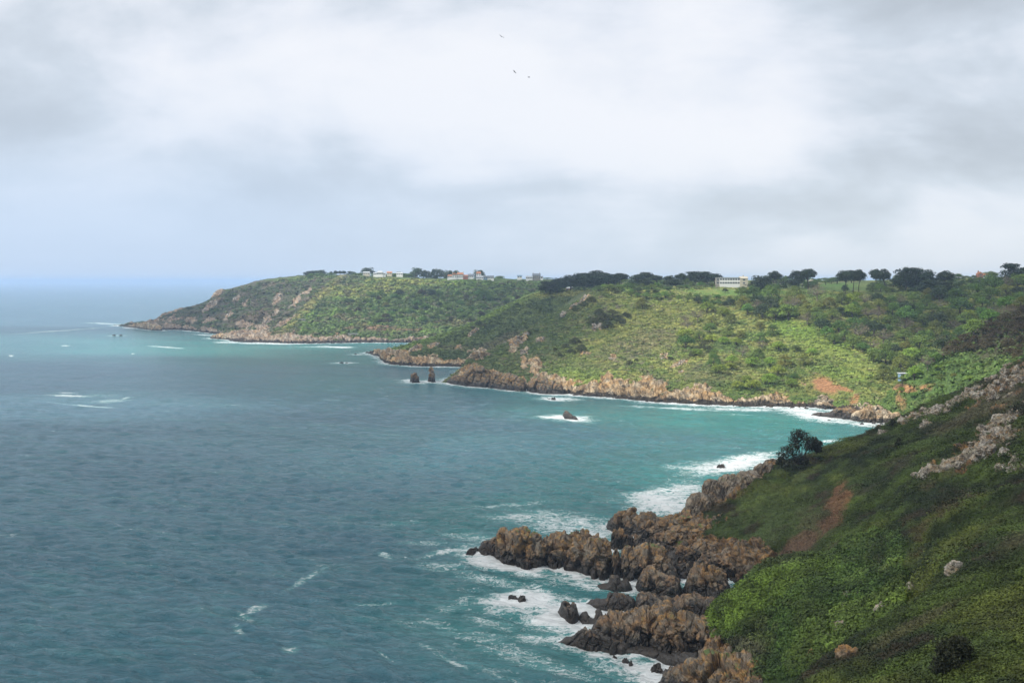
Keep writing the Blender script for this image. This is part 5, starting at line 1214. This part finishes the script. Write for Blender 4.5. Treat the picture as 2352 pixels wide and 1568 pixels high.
for e in sum(PROTO.values(), []):        # a model that found no place is dropped
    if not e[1]:
        for ch in list(e[0].children): bpy.data.objects.remove(ch)
        bpy.data.objects.remove(e[0])

# the leaning tree on the near skyline, with its two companions
def near_tree(name, label, px, ybase, ytop, w, d, seed, shape, nleaf=260):
    rng = np.random.default_rng(seed)
    hit = pick(px, ybase) if 'bush' in name else None
    if hit is not None and hit[0].y < 400: d = hit[0].y
    b = at(px, ybase, d); H = float(at(px, ytop, d)[2]) - b[2]; W = w * d / F
    o = thing(name, label, 'bush' if 'bush' in name else 'tree', tuple(b)); parts = []; cc = []; rr = []
    for sx, sz, rx, rz in shape:
        e = np.array([sx * W, rng.normal() * W * .12, sz * H])
        cc.append(e); rr.append((rx * W, rx * W * .9, rz * H))
        parts.append(limb((W * .10 * rng.normal(), 0, -.3), e, .16 * H / 10, .03, .25, rng, 7))
    V, Fa = joinVF(parts); link('trunk', mesh_np('trunk', V, Fa, M_BARK, True), o)
    cc, rr = np.array(cc), np.array(rr)
    co = np.array([(.028, .032, .016)] * len(cc)) * rng.uniform(.75, 1.3, (len(cc), 1))
    V, Fa, c = clumps(cc, rr, co, nleaf, np.full(len(cc), .27 if d > 220 else .12), rng, None, squash=1.1, jit=.7, inner=.6, lump=.6)
    link('crown', mesh_np('crown', V, Fa, M_LEAF, False, {'Col': c}), o)
near_tree('leaning_tree', 'tall dark wind-shaped tree leaning right on the near skyline', 1838, 1064, 990, 104, 322, 71,
          [(-.10, .90, .09, .12), (.0, .93, .10, .10), (.06, .85, .12, .12), (-.16, .74, .12, .12), (.0, .72, .12, .14), (.14, .74, .11, .11), (.22, .62, .09, .10), (-.24, .56, .12, .12), (-.10, .56, .10, .12),
           (-.32, .40, .11, .12), (-.20, .36, .11, .12), (-.40, .22, .10, .12), (-.30, .16, .11, .12), (-.38, .04, .10, .10), (.12, .52, .08, .10), (.28, .74, .06, .08), (-.05, .12, .10, .1), (.10, .08, .10, .08)])
near_tree('small_tree', 'shorter dark tree touching the right of the leaning tree', 1874, 1040, 1010, 30, 325, 72,
          [(0, .8, .25, .2), (-.2, .6, .25, .2), (.25, .55, .22, .2), (0, .4, .3, .2), (.3, .75, .15, .15), (-.25, .3, .2, .15), (.2, .2, .25, .15)], 220)
near_tree('small_tree', 'little dark shrub left of the leaning tree above the surf', 1790, 1074, 1050, 18, 324, 73,
          [(0, .8, .2, .2), (-.15, .5, .3, .2), (.2, .5, .25, .2), (0, .25, .35, .2)], 220)
near_tree('dark_bush', 'dark conical bush alone on the middle of the near slope', 2065, 1029, 1007, 22, 296, 74,
          [(-.05, .85, .15, .2), (-.15, .5, .3, .25), (.15, .5, .3, .25), (0, .2, .45, .2)], 110)
near_tree('dark_bush', 'dark round bush on the near skyline by the bay head', 2050, 980, 962, 18, 332, 75,
          [(0, .75, .25, .25), (-.15, .4, .35, .25), (.15, .4, .35, .25)], 90)
near_tree('dark_bush', 'large black evergreen bush near the bottom right corner', 2195, 1540, 1464, 84, 106, 76,
          [(0, .8, .22, .2), (-.2, .62, .22, .22), (.2, .66, .22, .22), (-.3, .35, .24, .24), (0, .42, .3, .3), (.28, .38, .22, .26), (-.4, .08, .2, .2), (-.1, .12, .3, .2), (.25, .12, .25, .2), (-.12, .95, .1, .1), (.12, .9, .1, .1), (-.38, .62, .1, .12), (.4, .55, .1, .1)], 700)
near_tree('dark_bush', 'low dark bush at the right edge of the near skyline gap', 2340, 950, 925, 40, 262, 77,
          [(0, .6, .25, .3), (-.2, .4, .25, .3), (.2, .4, .25, .3)], 110)
near_tree('grey_bush', 'rounded grey-green bush in the middle of the near slope', 2192, 1150, 1108, 66, 205, 78,
          [(0, .6, .25, .25), (-.25, .45, .25, .25), (.25, .5, .25, .25), (-.3, .15, .25, .2), (.3, .2, .25, .2), (0, .3, .3, .3)], 220)

# ------------------------------------------------------------------ buildings
M_WHITE = plain('white_render', (.80, .80, .78), .8, .06, .5)
M_CREAM = plain('cream_render', (.55, .50, .40), .8, .08, .5)
M_STONE = plain('grey_stone', (.30, .28, .25), .9, .25, 2.0)
M_GLASS = plain('window_glass', (.05, .065, .08), .15, .1, 1.0)
M_TILE = plain('orange_tiles', (.42, .18, .09), .8, .2, 3.0)
M_SLATE = plain('slate', (.17, .19, .22), .6, .15, 3.0)
M_LEAD = plain('pale_roof', (.42, .44, .46), .6, .1, 1.0)
M_BLUE = plain('blue_boards', (.16, .26, .36), .6, .1, 1.0)
M_BRICK = plain('brick', (.34, .14, .09), .9, .2, 3.0)
def house(name, label, px, ybase, d, blocks_, rz=0.):
    """blocks_: (x0, x1, y0, y1, eaves, ridge, wallmat, roofmat, axis, hip, storeys, bays, chimneys) metres from the left front corner"""
    for k in range(8):
        hit = pick(px + 4, ybase + k)
        if hit is not None: break
    if hit is not None and .75 < hit[0].y / d < 1.3: d = hit[0].y + 1.
    x = (px - CX) / F * d; gz = ground(x, d); zb = float(at(px, ybase, d)[2]); z = zb
    # stand the house level with the picture's base line; the plinth runs down into the ground
    if d > 1500: zb += 3.2
    if 'flat-roofed' in label: zb += 2.6
    o = thing(name, label, 'building' if 'building' in name or 'hut' in name else 'house', (x, d, zb), None, rz)
    drop = min(0, (gz if gz is not None else zb) - zb) - .6
    for (x0, x1, y0, y1, ev, rd, wm, rm, ax, hip, st, bays, chim) in blocks_:
        b = MB(); b.box(x0, x1, y0, y1, drop, ev)
        if ax == 'y' and rd > ev: b.prism([(x0, ev), (x1, ev), ((x0+x1)/2, rd - .1)], y0, y1)
        elif rd > ev and hip == 0:
            q = len(b.v); ym = (y0+y1)/2
            b.v += [(x0, y0, ev), (x0, y1, ev), (x0, ym, rd-.1), (x1, y0, ev), (x1, y1, ev), (x1, ym, rd-.1)]
            b.f += [(q, q+2, q+1), (q+3, q+4, q+5)]; b.m += [0, 0]
        b.build('wall', wm, o)
        r = MB()
        if rd > ev: r.gable(x0, x1, y0, y1, ev + .01, rd, .35, ax, hip)
        else: r.box(x0 - .4, x1 + .4, y0 - .4, y1 + .4, ev + .01, ev + .45)
        ro = r.build('roof', rm, o)
        for cx in chim:
            c = MB(); c.box(cx - .5, cx + .5, (y0+y1)/2 - .4, (y0+y1)/2 + .4, ev, max(rd, ev) + 1.3); c.box(cx - .3, cx - .05, (y0+y1)/2 - .15, (y0+y1)/2 + .15, max(rd, ev) + 1.3, max(rd, ev) + 1.7)
            c.build('chimney', wm if wm is not M_WHITE else M_CREAM, ro)
        sh = ev / st
        for s in range(st):
            for k in range(bays):
                wx = x0 + (x1 - x0) * (k + .5) / bays; ww = min(1.1, (x1 - x0) / bays * .36)
                wf = MB(); wf.box(wx - ww - .12, wx + ww + .12, y0 - .06, y0 + .02, s * sh + sh * .32, s * sh + sh * .86)
                f = wf.build('window', M_WHITE, o)
                wp = MB(); wp.box(wx - ww, wx - .04, y0 - .10, y0 - .062, s * sh + sh * .36, s * sh + sh * .82); wp.box(wx + .04, wx + ww, y0 - .10, y0 - .062, s * sh + sh * .36, s * sh + sh * .82)
                wp.build('pane', M_GLASS, f)
    return o
B = lambda *a: a
house('long_building', 'long white two-storey flat-roofed building on the lawn', 1652, 660, 1000, [
    B(-3.5, 0, .6, 8, 7.2, 7.2, M_STONE, M_LEAD, 'x', 0, 2, 1, []), B(0, 21, 0, 9, 7.4, 7.4, M_WHITE, M_LEAD, 'x', 0, 2, 8, []), B(21, 29, -.8, 9, 6.6, 8.8, M_CREAM, M_CREAM, 'x', 0, 2, 1, [25.])], R(-3))
house('manor_house', 'white manor with orange tiled roof on the far plateau', 1028, 643, 1730, [
    B(0, 9, 0, 7, 3.4, 5.8, M_WHITE, M_TILE, 'x', 1.5, 1, 3, []), B(8, 15, -1, 8, 5.5, 9.2, M_WHITE, M_TILE, 'y', 0, 2, 2, [8.6]), B(15, 27, 0, 8, 6., 9.4, M_WHITE, M_TILE, 'x', 2, 2, 4, [17., 26.])])
house('annexe_house', 'low white house with brown roof adjoining the manor', 1064, 642, 1735, [B(0, 8, 0, 6, 2.6, 4.6, M_BRICK, M_TILE, 'x', 0, 1, 2, []), B(8, 17, 1, 7, 3.2, 6., M_WHITE, M_SLATE, 'x', 0, 1, 3, [12.])])
house('gable_house', 'white gabled house with bright orange roof', 1094, 639, 1745, [B(0, 8, 0, 6, 4.5, 8., M_WHITE, M_TILE, 'x', 1., 2, 2, [])])
house('blue_building', 'wide low white building with blue arched front', 1094, 645, 1700, [
    B(0, 12, 0, 8, 3., 5.2, M_WHITE, M_LEAD, 'x', 0, 1, 4, []), B(12, 18, -.5, 8, 3.6, 6.4, M_BLUE, M_LEAD, 'y', 0, 1, 2, []), B(18, 29, 0, 8, 3., 5.6, M_WHITE, M_SLATE, 'x', 0, 1, 4, [])])
house('stone_house', 'grey stone house with two end chimneys and white porch wing', 1212, 645, 1700, [
    B(-3, 8, -1, 5, 2.8, 5., M_WHITE, M_LEAD, 'x', 0, 1, 4, []), B(8, 21, 0, 8, 5.6, 9., M_STONE, M_SLATE, 'x', 0, 2, 4, [9., 20.]), B(21, 25, 0, 6, 3., 4.6, M_WHITE, M_SLATE, 'x', 0, 1, 1, [])])
house('small_house', 'small bluish house between the hedge and the stone house', 1188, 643, 1710, [B(0, 8, 0, 6, 3., 5., M_WHITE, M_BLUE, 'x', 0, 1, 2, [])])
house('white_house', 'white villa with shallow roof below the domed tree', 858, 636, 1750, [B(0, 6, 0, 6, 2.8, 4.4, M_WHITE, M_LEAD, 'x', 0, 1, 2, []), B(6, 17, -1, 7, 4.2, 7.4, M_WHITE, M_LEAD, 'x', 3., 1, 4, []), B(17, 21, 0, 6, 2.8, 4., M_WHITE, M_LEAD, 'x', 0, 1, 1, [])])
house('grey_cottage', 'small grey cottage with pale roof beside the domed tree', 835, 634, 1770, [B(0, 11, 0, 6, 2.6, 4.6, M_CREAM, M_LEAD, 'x', 0, 1, 3, [])])
house('grey_cottage', 'lone cottage with pale grey roof right of the villa', 911, 636, 1750, [B(0, 11, 0, 6, 2.8, 5., M_WHITE, M_LEAD, 'x', 0, 1, 3, [])])
house('brown_cottage', 'brown roofed cottage half hidden between the villa and the pale cottage', 889, 634, 1765, [B(0, 9, 0, 6, 2.6, 4.8, M_CREAM, M_TILE, 'x', 0, 1, 2, [])])
house('grove_bungalow', 'bungalow with wide hipped roof under the dark pine grove', 1300, 667, 1165, [B(0, 11, 0, 8, 2.8, 5., M_BRICK, M_LEAD, 'x', 4, 1, 3, [])])
house('lawn_house', 'low house with dark roof behind the pines right of the lawn', 1774, 652, 1080, [B(0, 13, 0, 7, 2.8, 4.8, M_CREAM, M_STONE, 'x', 0, 1, 4, [])])
house('lawn_house', 'cream gabled house seen under the tall pine pair', 1829, 652, 1080, [B(0, 8, 0, 6, 2.8, 5.2, M_WHITE, M_CREAM, 'x', 0, 1, 2, [])])
house('lawn_house', 'small pale house right of the tall pine pair', 1858, 651, 1080, [B(0, 7, 0, 6, 3., 5.2, M_CREAM, M_CREAM, 'y', 0, 1, 2, [])])
house('glasshouse_building', 'pale flat glasshouse roof on the right skyline', 2181, 634, 1150, [B(0, 13, 0, 8, 2.2, 3.4, M_LEAD, M_LEAD, 'x', 0, 1, 4, [])])
house('brick_house', 'red brick house with white gable on the right skyline', 2245, 638, 1100, [B(0, 5, 0, 6, 4.4, 7., M_BRICK, M_TILE, 'y', 0, 2, 1, [1.]), B(5, 13, 1, 6, 3., 5.2, M_WHITE, M_TILE, 'x', 0, 1, 2, [])])
house('beach_hut', 'beach kiosk hut with pale flat roof on the valley shoulder', 2072, 868, 572, [B(0, 5.5, 0, 4, 2.4, 2.4, M_BLUE, M_LEAD, 'x', 0, 1, 3, []), B(5.5, 8, .6, 4, 2.0, 3.0, M_CREAM, M_TILE, 'x', 0, 1, 1, [])])
house('stone_hut', 'roofless stone hut on the rib of the far headland', 686, 737, 1440, [B(0, 9, 0, 5, 2.6, 2.6, M_STONE, M_STONE, 'x', 0, 1, 2, [])])

# sea wall road with the stone arch
def arch():
    d = 1330; p = at(800, 775, d)
    o = thing('stone_arch', 'grey stone wall with a dark arched tunnel mouth by the far cove', 'wall', (p[0], p[1], p[2]))
    pts = [(0, -3), (0, 5), (14, 5), (14, -3), (10, -3), (10, 1.5), (9.4, 2.7), (8, 3.3), (6.6, 2.7), (6, 1.5), (6, -3)]
    b = MB(); b.prism(pts, 0, 1.2); b.build('wall', M_STONE, o)
    b = MB(); b.box(5.9, 10.1, 1.25, 1.6, -3, 3.4); b.build('tunnel_dark', M_GLASS, o)  # dark panel standing in for the shade inside the tunnel
    b = MB(); b.box(-.3, 14.3, -.3, 1.5, 5.01, 5.4); b.build('coping', M_LEAD, o)
arch()
def seawall():
    o = thing('sea_wall', 'long low stone sea wall along the road to the arch', 'wall', (0, 0, 0))
    a = at(695, 776, 1335); b_ = at(797, 775, 1325)
    V = []; n = 14
    for k in range(n + 1):
        q = a + (b_ - a) * k / n; q = q + np.array([0, -3 * math.sin(k * .45), 0])
        V += [(q[0], q[1], q[2] - 4), (q[0], q[1] + .8, q[2] - 4), (q[0], q[1] + .8, q[2] + .9), (q[0], q[1], q[2] + .9)]
    Fa = [[4*k + i, 4*k + (i+1) % 4, 4*k + 4 + (i+1) % 4, 4*k + 4 + i] for k in range(n) for i in range(4)]
    link('wall', mesh_np('wall', np.array(V), np.array(Fa), M_STONE, False), o)
seawall()

# ------------------------------------------------------------------ gulls
M_GULL = plain('gull_feathers', (.45, .46, .48), .8, .1, 4.); M_GULLD = plain('gull_wing', (.16, .17, .19), .8, .1, 4.)
def gull(label, px, py, d, roll, yaw):
    o = thing('seagull', label, 'gull', tuple(at(px, py, d)), 'gulls in the sky', yaw); o.rotation_euler = (0, roll, yaw)
    V, Fa = tube([(0, -.30, 0), (0, -.24, .01), (0, -.12, .02), (0, .05, .01), (0, .2, 0), (0, .30, 0)], [.01, .045, .075, .07, .035, .012], 8)
    tail = (np.array([[-.02, .22, .0], [.02, .22, 0], [.07, .38, 0], [-.07, .38, 0]]), np.array([[0, 1, 2, 3]]))
    V, Fa = joinVF([(V, Fa), tail]); link('body', mesh_np('body', V, Fa, M_GULL, True), o)
    for s in (-1, 1):
        pts = [(0.04, -.07, .02, .11), (.28, -.12, .13, .12), (.48, -.08, .15, .09), (.70, .06, .08, .03)]
        v = []
        for x, y, z, c in pts: v += [(s*x, y, z), (s*x, y + 2*c, z), (s*x, y + c, z + .02)]
        f = []
        for k in range(3): a = 3*k; f += [[a, a+3, a+5, a+2], [a+2, a+5, a+4, a+1], [a+1, a+4, a+3, a]]
        link('wing', mesh_np('wing', np.array(v), np.array(f), M_GULLD, True), o)
gull('topmost gull gliding high above the headland', 1152, 85, 230, .45, .4)
gull('left gull of the lower pair in the sky', 1182, 166, 250, .5, .9)
gull('right gull of the lower pair in the sky', 1215, 178, 240, -.2, 1.2)

# ------------------------------------------------------------------ sea
def build_sea():
    for L in LANDS:
        P = L['P']; m = (np.abs(P[..., 2]) < .9) & (P[..., 1] < 2200)
        q = P[m]
        if len(q): SHORE_PTS.extend([tuple(v) for v in q[::3, :2].tolist()])
    kd = KDTree(len(SHORE_PTS))
    for i, p in enumerate(SHORE_PTS): kd.insert((p[0], p[1], 0), i)
    kd.balance()
    py = np.concatenate([np.linspace(2400, 1640, 60, endpoint=False), np.linspace(1640, 760, 760, endpoint=False), np.linspace(760, 660, 160, endpoint=False), 645 + 15 * np.linspace(1, .08, 50)])
    px = np.arange(-420, 2700, 2.6)
    PX, PY = np.meshgrid(px, py)
    d = sea_d(PY); D = d * cp + CAMZ * sp
    P = np.stack([(PX - CX) / F * D, d, 0 * d], -1); nr, nc = d.shape
    fl = P.reshape(-1, 3)
    dist = np.full((nr, nc), 99.)
    q = fl.reshape(nr, nc, 3)
    for i in range(nr):
        if d[i, 0] > 1950: continue
        lo, hi = (380, 2352) if d[i, 0] < 900 else (180, 1400)
        js = np.nonzero((px > lo) & (px < hi))[0]
        row = [kd.find((q[i, j, 0], q[i, j, 1], 0))[2] for j in js[::2]]
        dist[i, js] = np.interp(js, js[::2], row)
    # waves
    rng = np.random.default_rng(8); z = np.zeros((nr, nc)); wd = R(252)
    X, Y = P[..., 0], P[..., 1]
    wx = fbm(fl, 60., 3, .5, 9.).reshape(nr, nc) * 6
    for k in range(46):
        lam = 2.4 * (15 / 2.4) ** rng.random(); a = wd + rng.normal() * .42; kk = 2 * math.pi / lam
        amp = .0080 * lam ** .95
        res = np.clip((lam / (d * d / (CAMZ * 1400.))) / 3.0 - .3, 0, 1)
        ph = kk * ((X + wx) * math.cos(a) + (Y + wx) * math.sin(a)) + rng.random() * 6.28
        z += amp * res * (1 - 2 * np.abs(np.sin(ph / 2)) ** 1.0 + .27) * 1.0
    P[..., 2] = z * 1.0
    n1 = fbm(fl, 22., 4, .55, 1.).reshape(nr, nc); n2 = fbm(fl, 70., 4, .5, 2.).reshape(nr, nc); n3 = fbm(fl * [1, .6, 1], 160., 3, .5, 3.).reshape(nr, nc)
    # foam: breaking water round the rocks, plus patches where the swell breaks
    f = np.exp(-dist / np.where(d > 560, 7.5, 4.2)) * (.85 + n1 * .9)
    f += np.where(d < 480, .72 * np.exp(-dist / 20) * sstep(n2 + n1 * .6, -.15, .35), .10 * np.exp(-dist / 20))
    for cx, cy_, rx, ry, a, s in [
        (1530, 1148, 90, 34, -4, .85), (1700, 1064, 105, 20, -6, .95), (1620, 1078, 70, 12, -4, .6), (1590, 1072, 90, 8, -3, .5), (1330, 1205, 150, 26, 6, .55), (1250, 1190, 120, 9, 3, .55), (1240, 1182, 120, 5, -3, .5), (1360, 1230, 60, 16, 0, .7), (1130, 1288, 70, 18, 14, .85),
        (1030, 1264, 60, 5, -14, .55), (1200, 1312, 70, 12, 12, .55), (1330, 1330, 90, 12, 12, .55), (1250, 1378, 80, 14, 10, .75), (1310, 1396, 40, 7, 0, .6), (1420, 1408, 80, 9, 0, .8), (1290, 1450, 110, 20, 12, .6), (1250, 1462, 70, 16, 0, .5),
        (1400, 1500, 130, 16, 14, .75), (1480, 1530, 120, 22, 20, .75), (1500, 1560, 120, 24, 15, .6), (1300, 958, 48, 5, 0, .95), (1285, 915, 48, 4.5, 3, .85), (1340, 905, 60, 4, 4, .5), (1870, 955, 85, 9, 6, .95), (1930, 970, 100, 5, 5, .6), (1700, 940, 120, 4, 2, .7), (1560, 938, 120, 3, 3, .6), (1850, 944, 90, 4, 4, .8), (1700, 952, 60, 2, 2, .45), (2000, 978, 60, 5, 4, .7),
        (1890, 1013, 40, 4, -4, .6), (165, 909, 55, 2.6, 2, .75), (245, 921, 60, 5, -3, .45), (200, 932, 60, 1.8, 4, .6), (150, 902, 40, 1.6, 2, .6), (290, 914, 30, 1.6, -8, .5), (130, 925, 40, 1.5, 6, .4), (235, 908, 60, 6, 0, .32), (130, 760, 110, 1.8, -4, .52), (240, 743, 45, 1.6, 2, .6), (380, 797, 40, 1.4, 4, .7), (620, 789, 90, 1.8, 1, .8), (770, 797, 45, 2.2, 2, .8), (480, 770, 40, 1.6, 4, .7), (460, 762, 60, 1.2, 2, .5), (150, 794, 10, 1.2, 0, .7), (25, 817, 6, 2, 0, .7), (305, 812, 5, 1.2, 0, .8), (720, 797, 60, 1.2, 1, .5), (520, 786, 30, 1.6, 1, .8), (300, 753, 22, 2., 2, .8),
        (590, 1398, 22, 7, -20, .5), (562, 1412, 16, 5, 20, .5), (665, 1490, 20, 10, 0, .55), (550, 1450, 16, 8, 40, .45), (885, 1276, 14, 6, 20, .5), (700, 1330, 45, 6, -30, .42), (1000, 1430, 50, 8, 10, .42), (1040, 1520, 60, 6, 25, .5), (1150, 1160, 120, 5, -4, .42), (1100, 1235, 100, 10, 8, .40), (1180, 1340, 120, 12, 10, .45), (1060, 1390, 90, 14, -10, .36), (1130, 1430, 80, 12, 12, .42), (1250, 1530, 120, 16, 14, .45), (1150, 1550, 100, 10, 20, .4), (930, 1200, 60, 6, -6, .34), (880, 1500, 30, 6, 30, .42), (990, 1490, 40, 6, 20, .42), (860, 1385, 60, 4, -3, .4), (1010, 1300, 60, 10, 0, .42), (960, 1246, 50, 5, 0, .4), (1080, 1460, 80, 16, 10, .38), (1190, 1500, 90, 14, 15, .4), (1420, 1150, 60, 12, 0, .3), (960, 875, 50, 2, 3, .6), (935, 873, 16, 2, 0, .8), (1000, 879, 30, 1.5, 3, .6), (790, 833, 25, 1.3, 0, .8)]:
        f = np.maximum(f, ell(PX, PY, cx, cy_, rx, ry, a, n1 * .8 + n2 * .3, .9) * min(1.0, s * 1.10))
    f = np.clip(f, 0, 1.2) * np.where(d > 1950, .0, 1.)
    # water colour: sandy shallows and aerated water are turquoise, deep water slate blue
    s = np.zeros_like(f)
    for cx, cy_, rx, ry, a, v in [(520, 800, 620, 32, 1, .85), (800, 808, 260, 20, 0, .5), (760, 880, 700, 40, 2, .22), (1700, 965, 420, 42, 4, 1.0), (1900, 1020, 260, 50, 0, .8), (1500, 945, 300, 22, 4, .6), (1600, 1100, 360, 80, 0, .85), (1300, 1190, 320, 60, 0, .66), (1350, 1400, 440, 170, 0, .55), (900, 1010, 420, 30, 0, .25), (700, 1080, 500, 22, -3, .18), (300, 905, 260, 22, 0, .22), (700, 1250, 600, 120, 0, .12), (60, 810, 160, 20, 0, .5)]:
        s = np.maximum(s, ell(PX, PY, cx, cy_, rx, ry, a, n2 * .5 + n3 * .5 + n1 * .25, .95) * v)
    s = np.clip(s + n3 * .25 + n2 * .08, 0, 1)
    me = mesh_np('sea', P.reshape(-1, 3), grid_faces(nr, nc), sea_mat(), True, {'foam': f.ravel(), 'shallow': s.ravel()})
    link('sea', me, kind='structure')
def sea_mat():
    m, t, b = newmat('sea_water')
    P = t.new('ShaderNodeNewGeometry').outputs['Position']
    foam = t.attr('foam'); sh = t.attr('shallow')
    x, y, z = t.xyz(P)
    ca, sa = math.cos(R(252)), math.sin(R(252))
    along = t.m('ADD', t.m('MULTIPLY', x, ca), t.m('MULTIPLY', y, sa)); across = t.m('SUBTRACT', t.m('MULTIPLY', y, ca), t.m('MULTIPLY', x, sa))
    wv = t.cxyz(along, t.m('MULTIPLY', across, .30), 0.)
    w1 = t.noise(wv, .42, 6, .66, .3); w2 = t.noise(wv, .13, 4, .55, .2); w3 = t.noise(wv, .035, 4, .5)
    h = t.m('ADD', t.m('ADD', t.m('MULTIPLY', w1, 4.2), t.m('MULTIPLY', w2, 3.6)), t.m('MULTIPLY', w3, 6.0))
    nrm = t.bump(h, 1.0, 1.1)
    c = t.mix(t.ss(sh, 0., .5), (.056, .160, .212), (.050, .205, .215))
    c = t.mix(t.ss(sh, .45, 1.0), c, (.045, .270, .250))
    c = t.mix(t.m('MULTIPLY', t.ss(w2, .45, .70), .40), c, (.05, .21, .22))
    band = t.noise(wv, .012, 4, .6, .4)
    c = t.mix(t.m('MULTIPLY', t.ss(band, .40, .62), .45), t.v('MULTIPLY', c, (.72, .80, .84)), t.v('MULTIPLY', c, (1.25, 1.18, 1.12)))
    # lacy foam
    wp = t.v('ADD', t.cxyz(t.m('MULTIPLY', x, .55), y, 0.), t.v('SCALE', t.noise(P, .25, 3, .6, col=True), scale=5.0))
    f1 = t.noise(wp, .22, 6, .68, .6); f2 = t.noise(wp, 1.1, 5, .65, .5)
    lace = t.m('SUBTRACT', 1., t.m('MULTIPLY', t.m('ABSOLUTE', t.m('SUBTRACT', f1, .5)), 9.0), clamp=True)
    k = t.m('ADD', t.m('MULTIPLY', foam, 1.18), t.m('ADD', t.m('MULTIPLY', lace, .50), t.m('MULTIPLY', t.m('SUBTRACT', f2, .5), 1.7)))
    k = t.m('MULTIPLY', k, t.ss(foam, .03, .25))
    fm = t.ss(k, .70, 1.35)
    # loose streaks and odd whitecaps on open water
    wc = t.m('MULTIPLY', t.ss(w2, .63, .72), t.ss(f2, .52, .66))
    fm = t.m('MAXIMUM', fm, t.m('MULTIPLY', wc, .55))
    aer = t.m('MULTIPLY', t.ss(foam, .05, .7), .7)
    c = t.mix(aer, c, (.10, .33, .33))
    c = t.mix(fm, c, (.80, .84, .86))
    t.lk(c, b.inputs['Base Color'])
    t.lk(t.m('ADD', t.m('MULTIPLY', fm, .5), .16), b.inputs['Roughness'])
    b.inputs['IOR'].default_value = 1.33
    t.lk(nrm, b.inputs['Normal'])
    return m
build_sea()

# seabed-coloured sea beyond the wedge, so the water reaches round the viewer
def outer_sea():
    m = MB(); R_ = 60000
    m.v = [(-R_, -R_, -1.2), (R_, -R_, -1.2), (R_, R_, -1.2), (-R_, R_, -1.2)]; m.f = [(0, 1, 2, 3)]; m.m = [0]
    mat = plain('deep_sea', (.02, .11, .14), .3, .1, .05)
    m.build('sea_beyond', mat, kind='structure')
outer_sea()

# ------------------------------------------------------------------ unseen cloud deck added to cast shade, gaps shaped to light the bay
def clouds():
    alt = 620.; xs = np.arange(-2600, 1500, 20.); ys = np.arange(-1500, 1560, 20.)
    X, Y = np.meshgrid(xs, ys)
    # ground point each cloud cell shades
    gx = X - SUN.x / SUN.z * (alt - 20); gy = Y - SUN.y / SUN.z * (alt - 20)
    P = np.stack([gx, gy, 0 * gx], -1).reshape(-1, 3)
    n = fbm(P, 200., 5, .6, 20.).reshape(X.shape); n2 = fbm(P, 70., 4, .6, 21.).reshape(X.shape)
    lit = np.zeros_like(X); w = n * .8 + n2 * .3
    for cx, cy_, rx, ry, a in [(160, 720, 190, 100, -8), (150, 600, 170, 90, 0), (70, 530, 210, 130, 0), (-330, 620, 190, 70, 0), (-260, 1600, 190, 300, 0), (-520, 1300, 480, 190, 0), (230, 860, 90, 60, 0), (-700, 1150, 400, 120, 0), (-60, 1850, 400, 120, 0), (215, 985, 110, 90, 0)]:
        lit = np.maximum(lit, ell(gx, gy, cx, cy_, rx, ry, a, w, .55))
    cov = np.clip(1 - lit + .0, 0, 1) * (1 - .12 * sstep(n, 0, .5))
    z0 = alt + n * 20 - 18 * cov; z1 = alt + 20 + n2 * 25 + 60 * cov
    nr, nc = X.shape
    V = np.concatenate([np.stack([X, Y, z0], -1).reshape(-1, 3), np.stack([X, Y, z1], -1).reshape(-1, 3)])
    cf = np.minimum(np.minimum(cov[:-1, :-1], cov[1:, 1:]), np.minimum(cov[1:, :-1], cov[:-1, 1:])) * 0 + np.maximum(np.maximum(cov[:-1, :-1], cov[1:, 1:]), np.maximum(cov[1:, :-1], cov[:-1, 1:])) > .03
    f = grid_faces(nr, nc, cf); Fa = np.concatenate([f[:, ::-1], f + nr * nc])
    m = bpy.data.materials.new('shade_cloud_vapour'); m.use_nodes = True; t = NT(m.node_tree); t.n.clear()
    out = t.new('ShaderNodeOutputMaterial'); df = t.new('ShaderNodeBsdfDiffuse'); tl = t.new('ShaderNodeBsdfTranslucent'); tr = t.new('ShaderNodeBsdfTransparent')
    df.inputs[0].default_value = (.9, .9, .92, 1); tl.inputs[0].default_value = (.9, .9, .92, 1)
    a = t.new('ShaderNodeMixShader'); a.inputs[0].default_value = .5; t.lk(df.outputs[0], a.inputs[1]); t.lk(tl.outputs[0], a.inputs[2])
    b = t.new('ShaderNodeMixShader'); t.lk(t.m('MULTIPLY', t.attr('cov'), .44), b.inputs[0]); t.lk(tr.outputs[0], b.inputs[1]); t.lk(a.outputs[0], b.inputs[2])
    t.lk(b.outputs[0], out.inputs[0])
    me = mesh_np('cloud', V, Fa, m, True, {'cov': np.concatenate([cov.ravel(), cov.ravel()])})
    link('cloud', me, kind='structure')
clouds()

# ------------------------------------------------------------------ haze
def haze():
    b = MB(); b.box(-30000, 30000, -3000, 42000, -6, 112)
    m = bpy.data.materials.new('haze'); m.use_nodes = True; t = NT(m.node_tree); t.n.clear()
    out = t.new('ShaderNodeOutputMaterial'); v = t.new('ShaderNodeVolumePrincipled')
    v.inputs['Color'].default_value = (.54, .72, 1.0, 1); v.inputs['Density'].default_value = .00011; v.inputs['Anisotropy'].default_value = .1
    t.lk(v.outputs[0], out.inputs['Volume'])
    o = b.build('haze', m, kind='stuff'); o['label'] = 'pale blue sea haze filling the air'; o['category'] = 'haze'
haze()
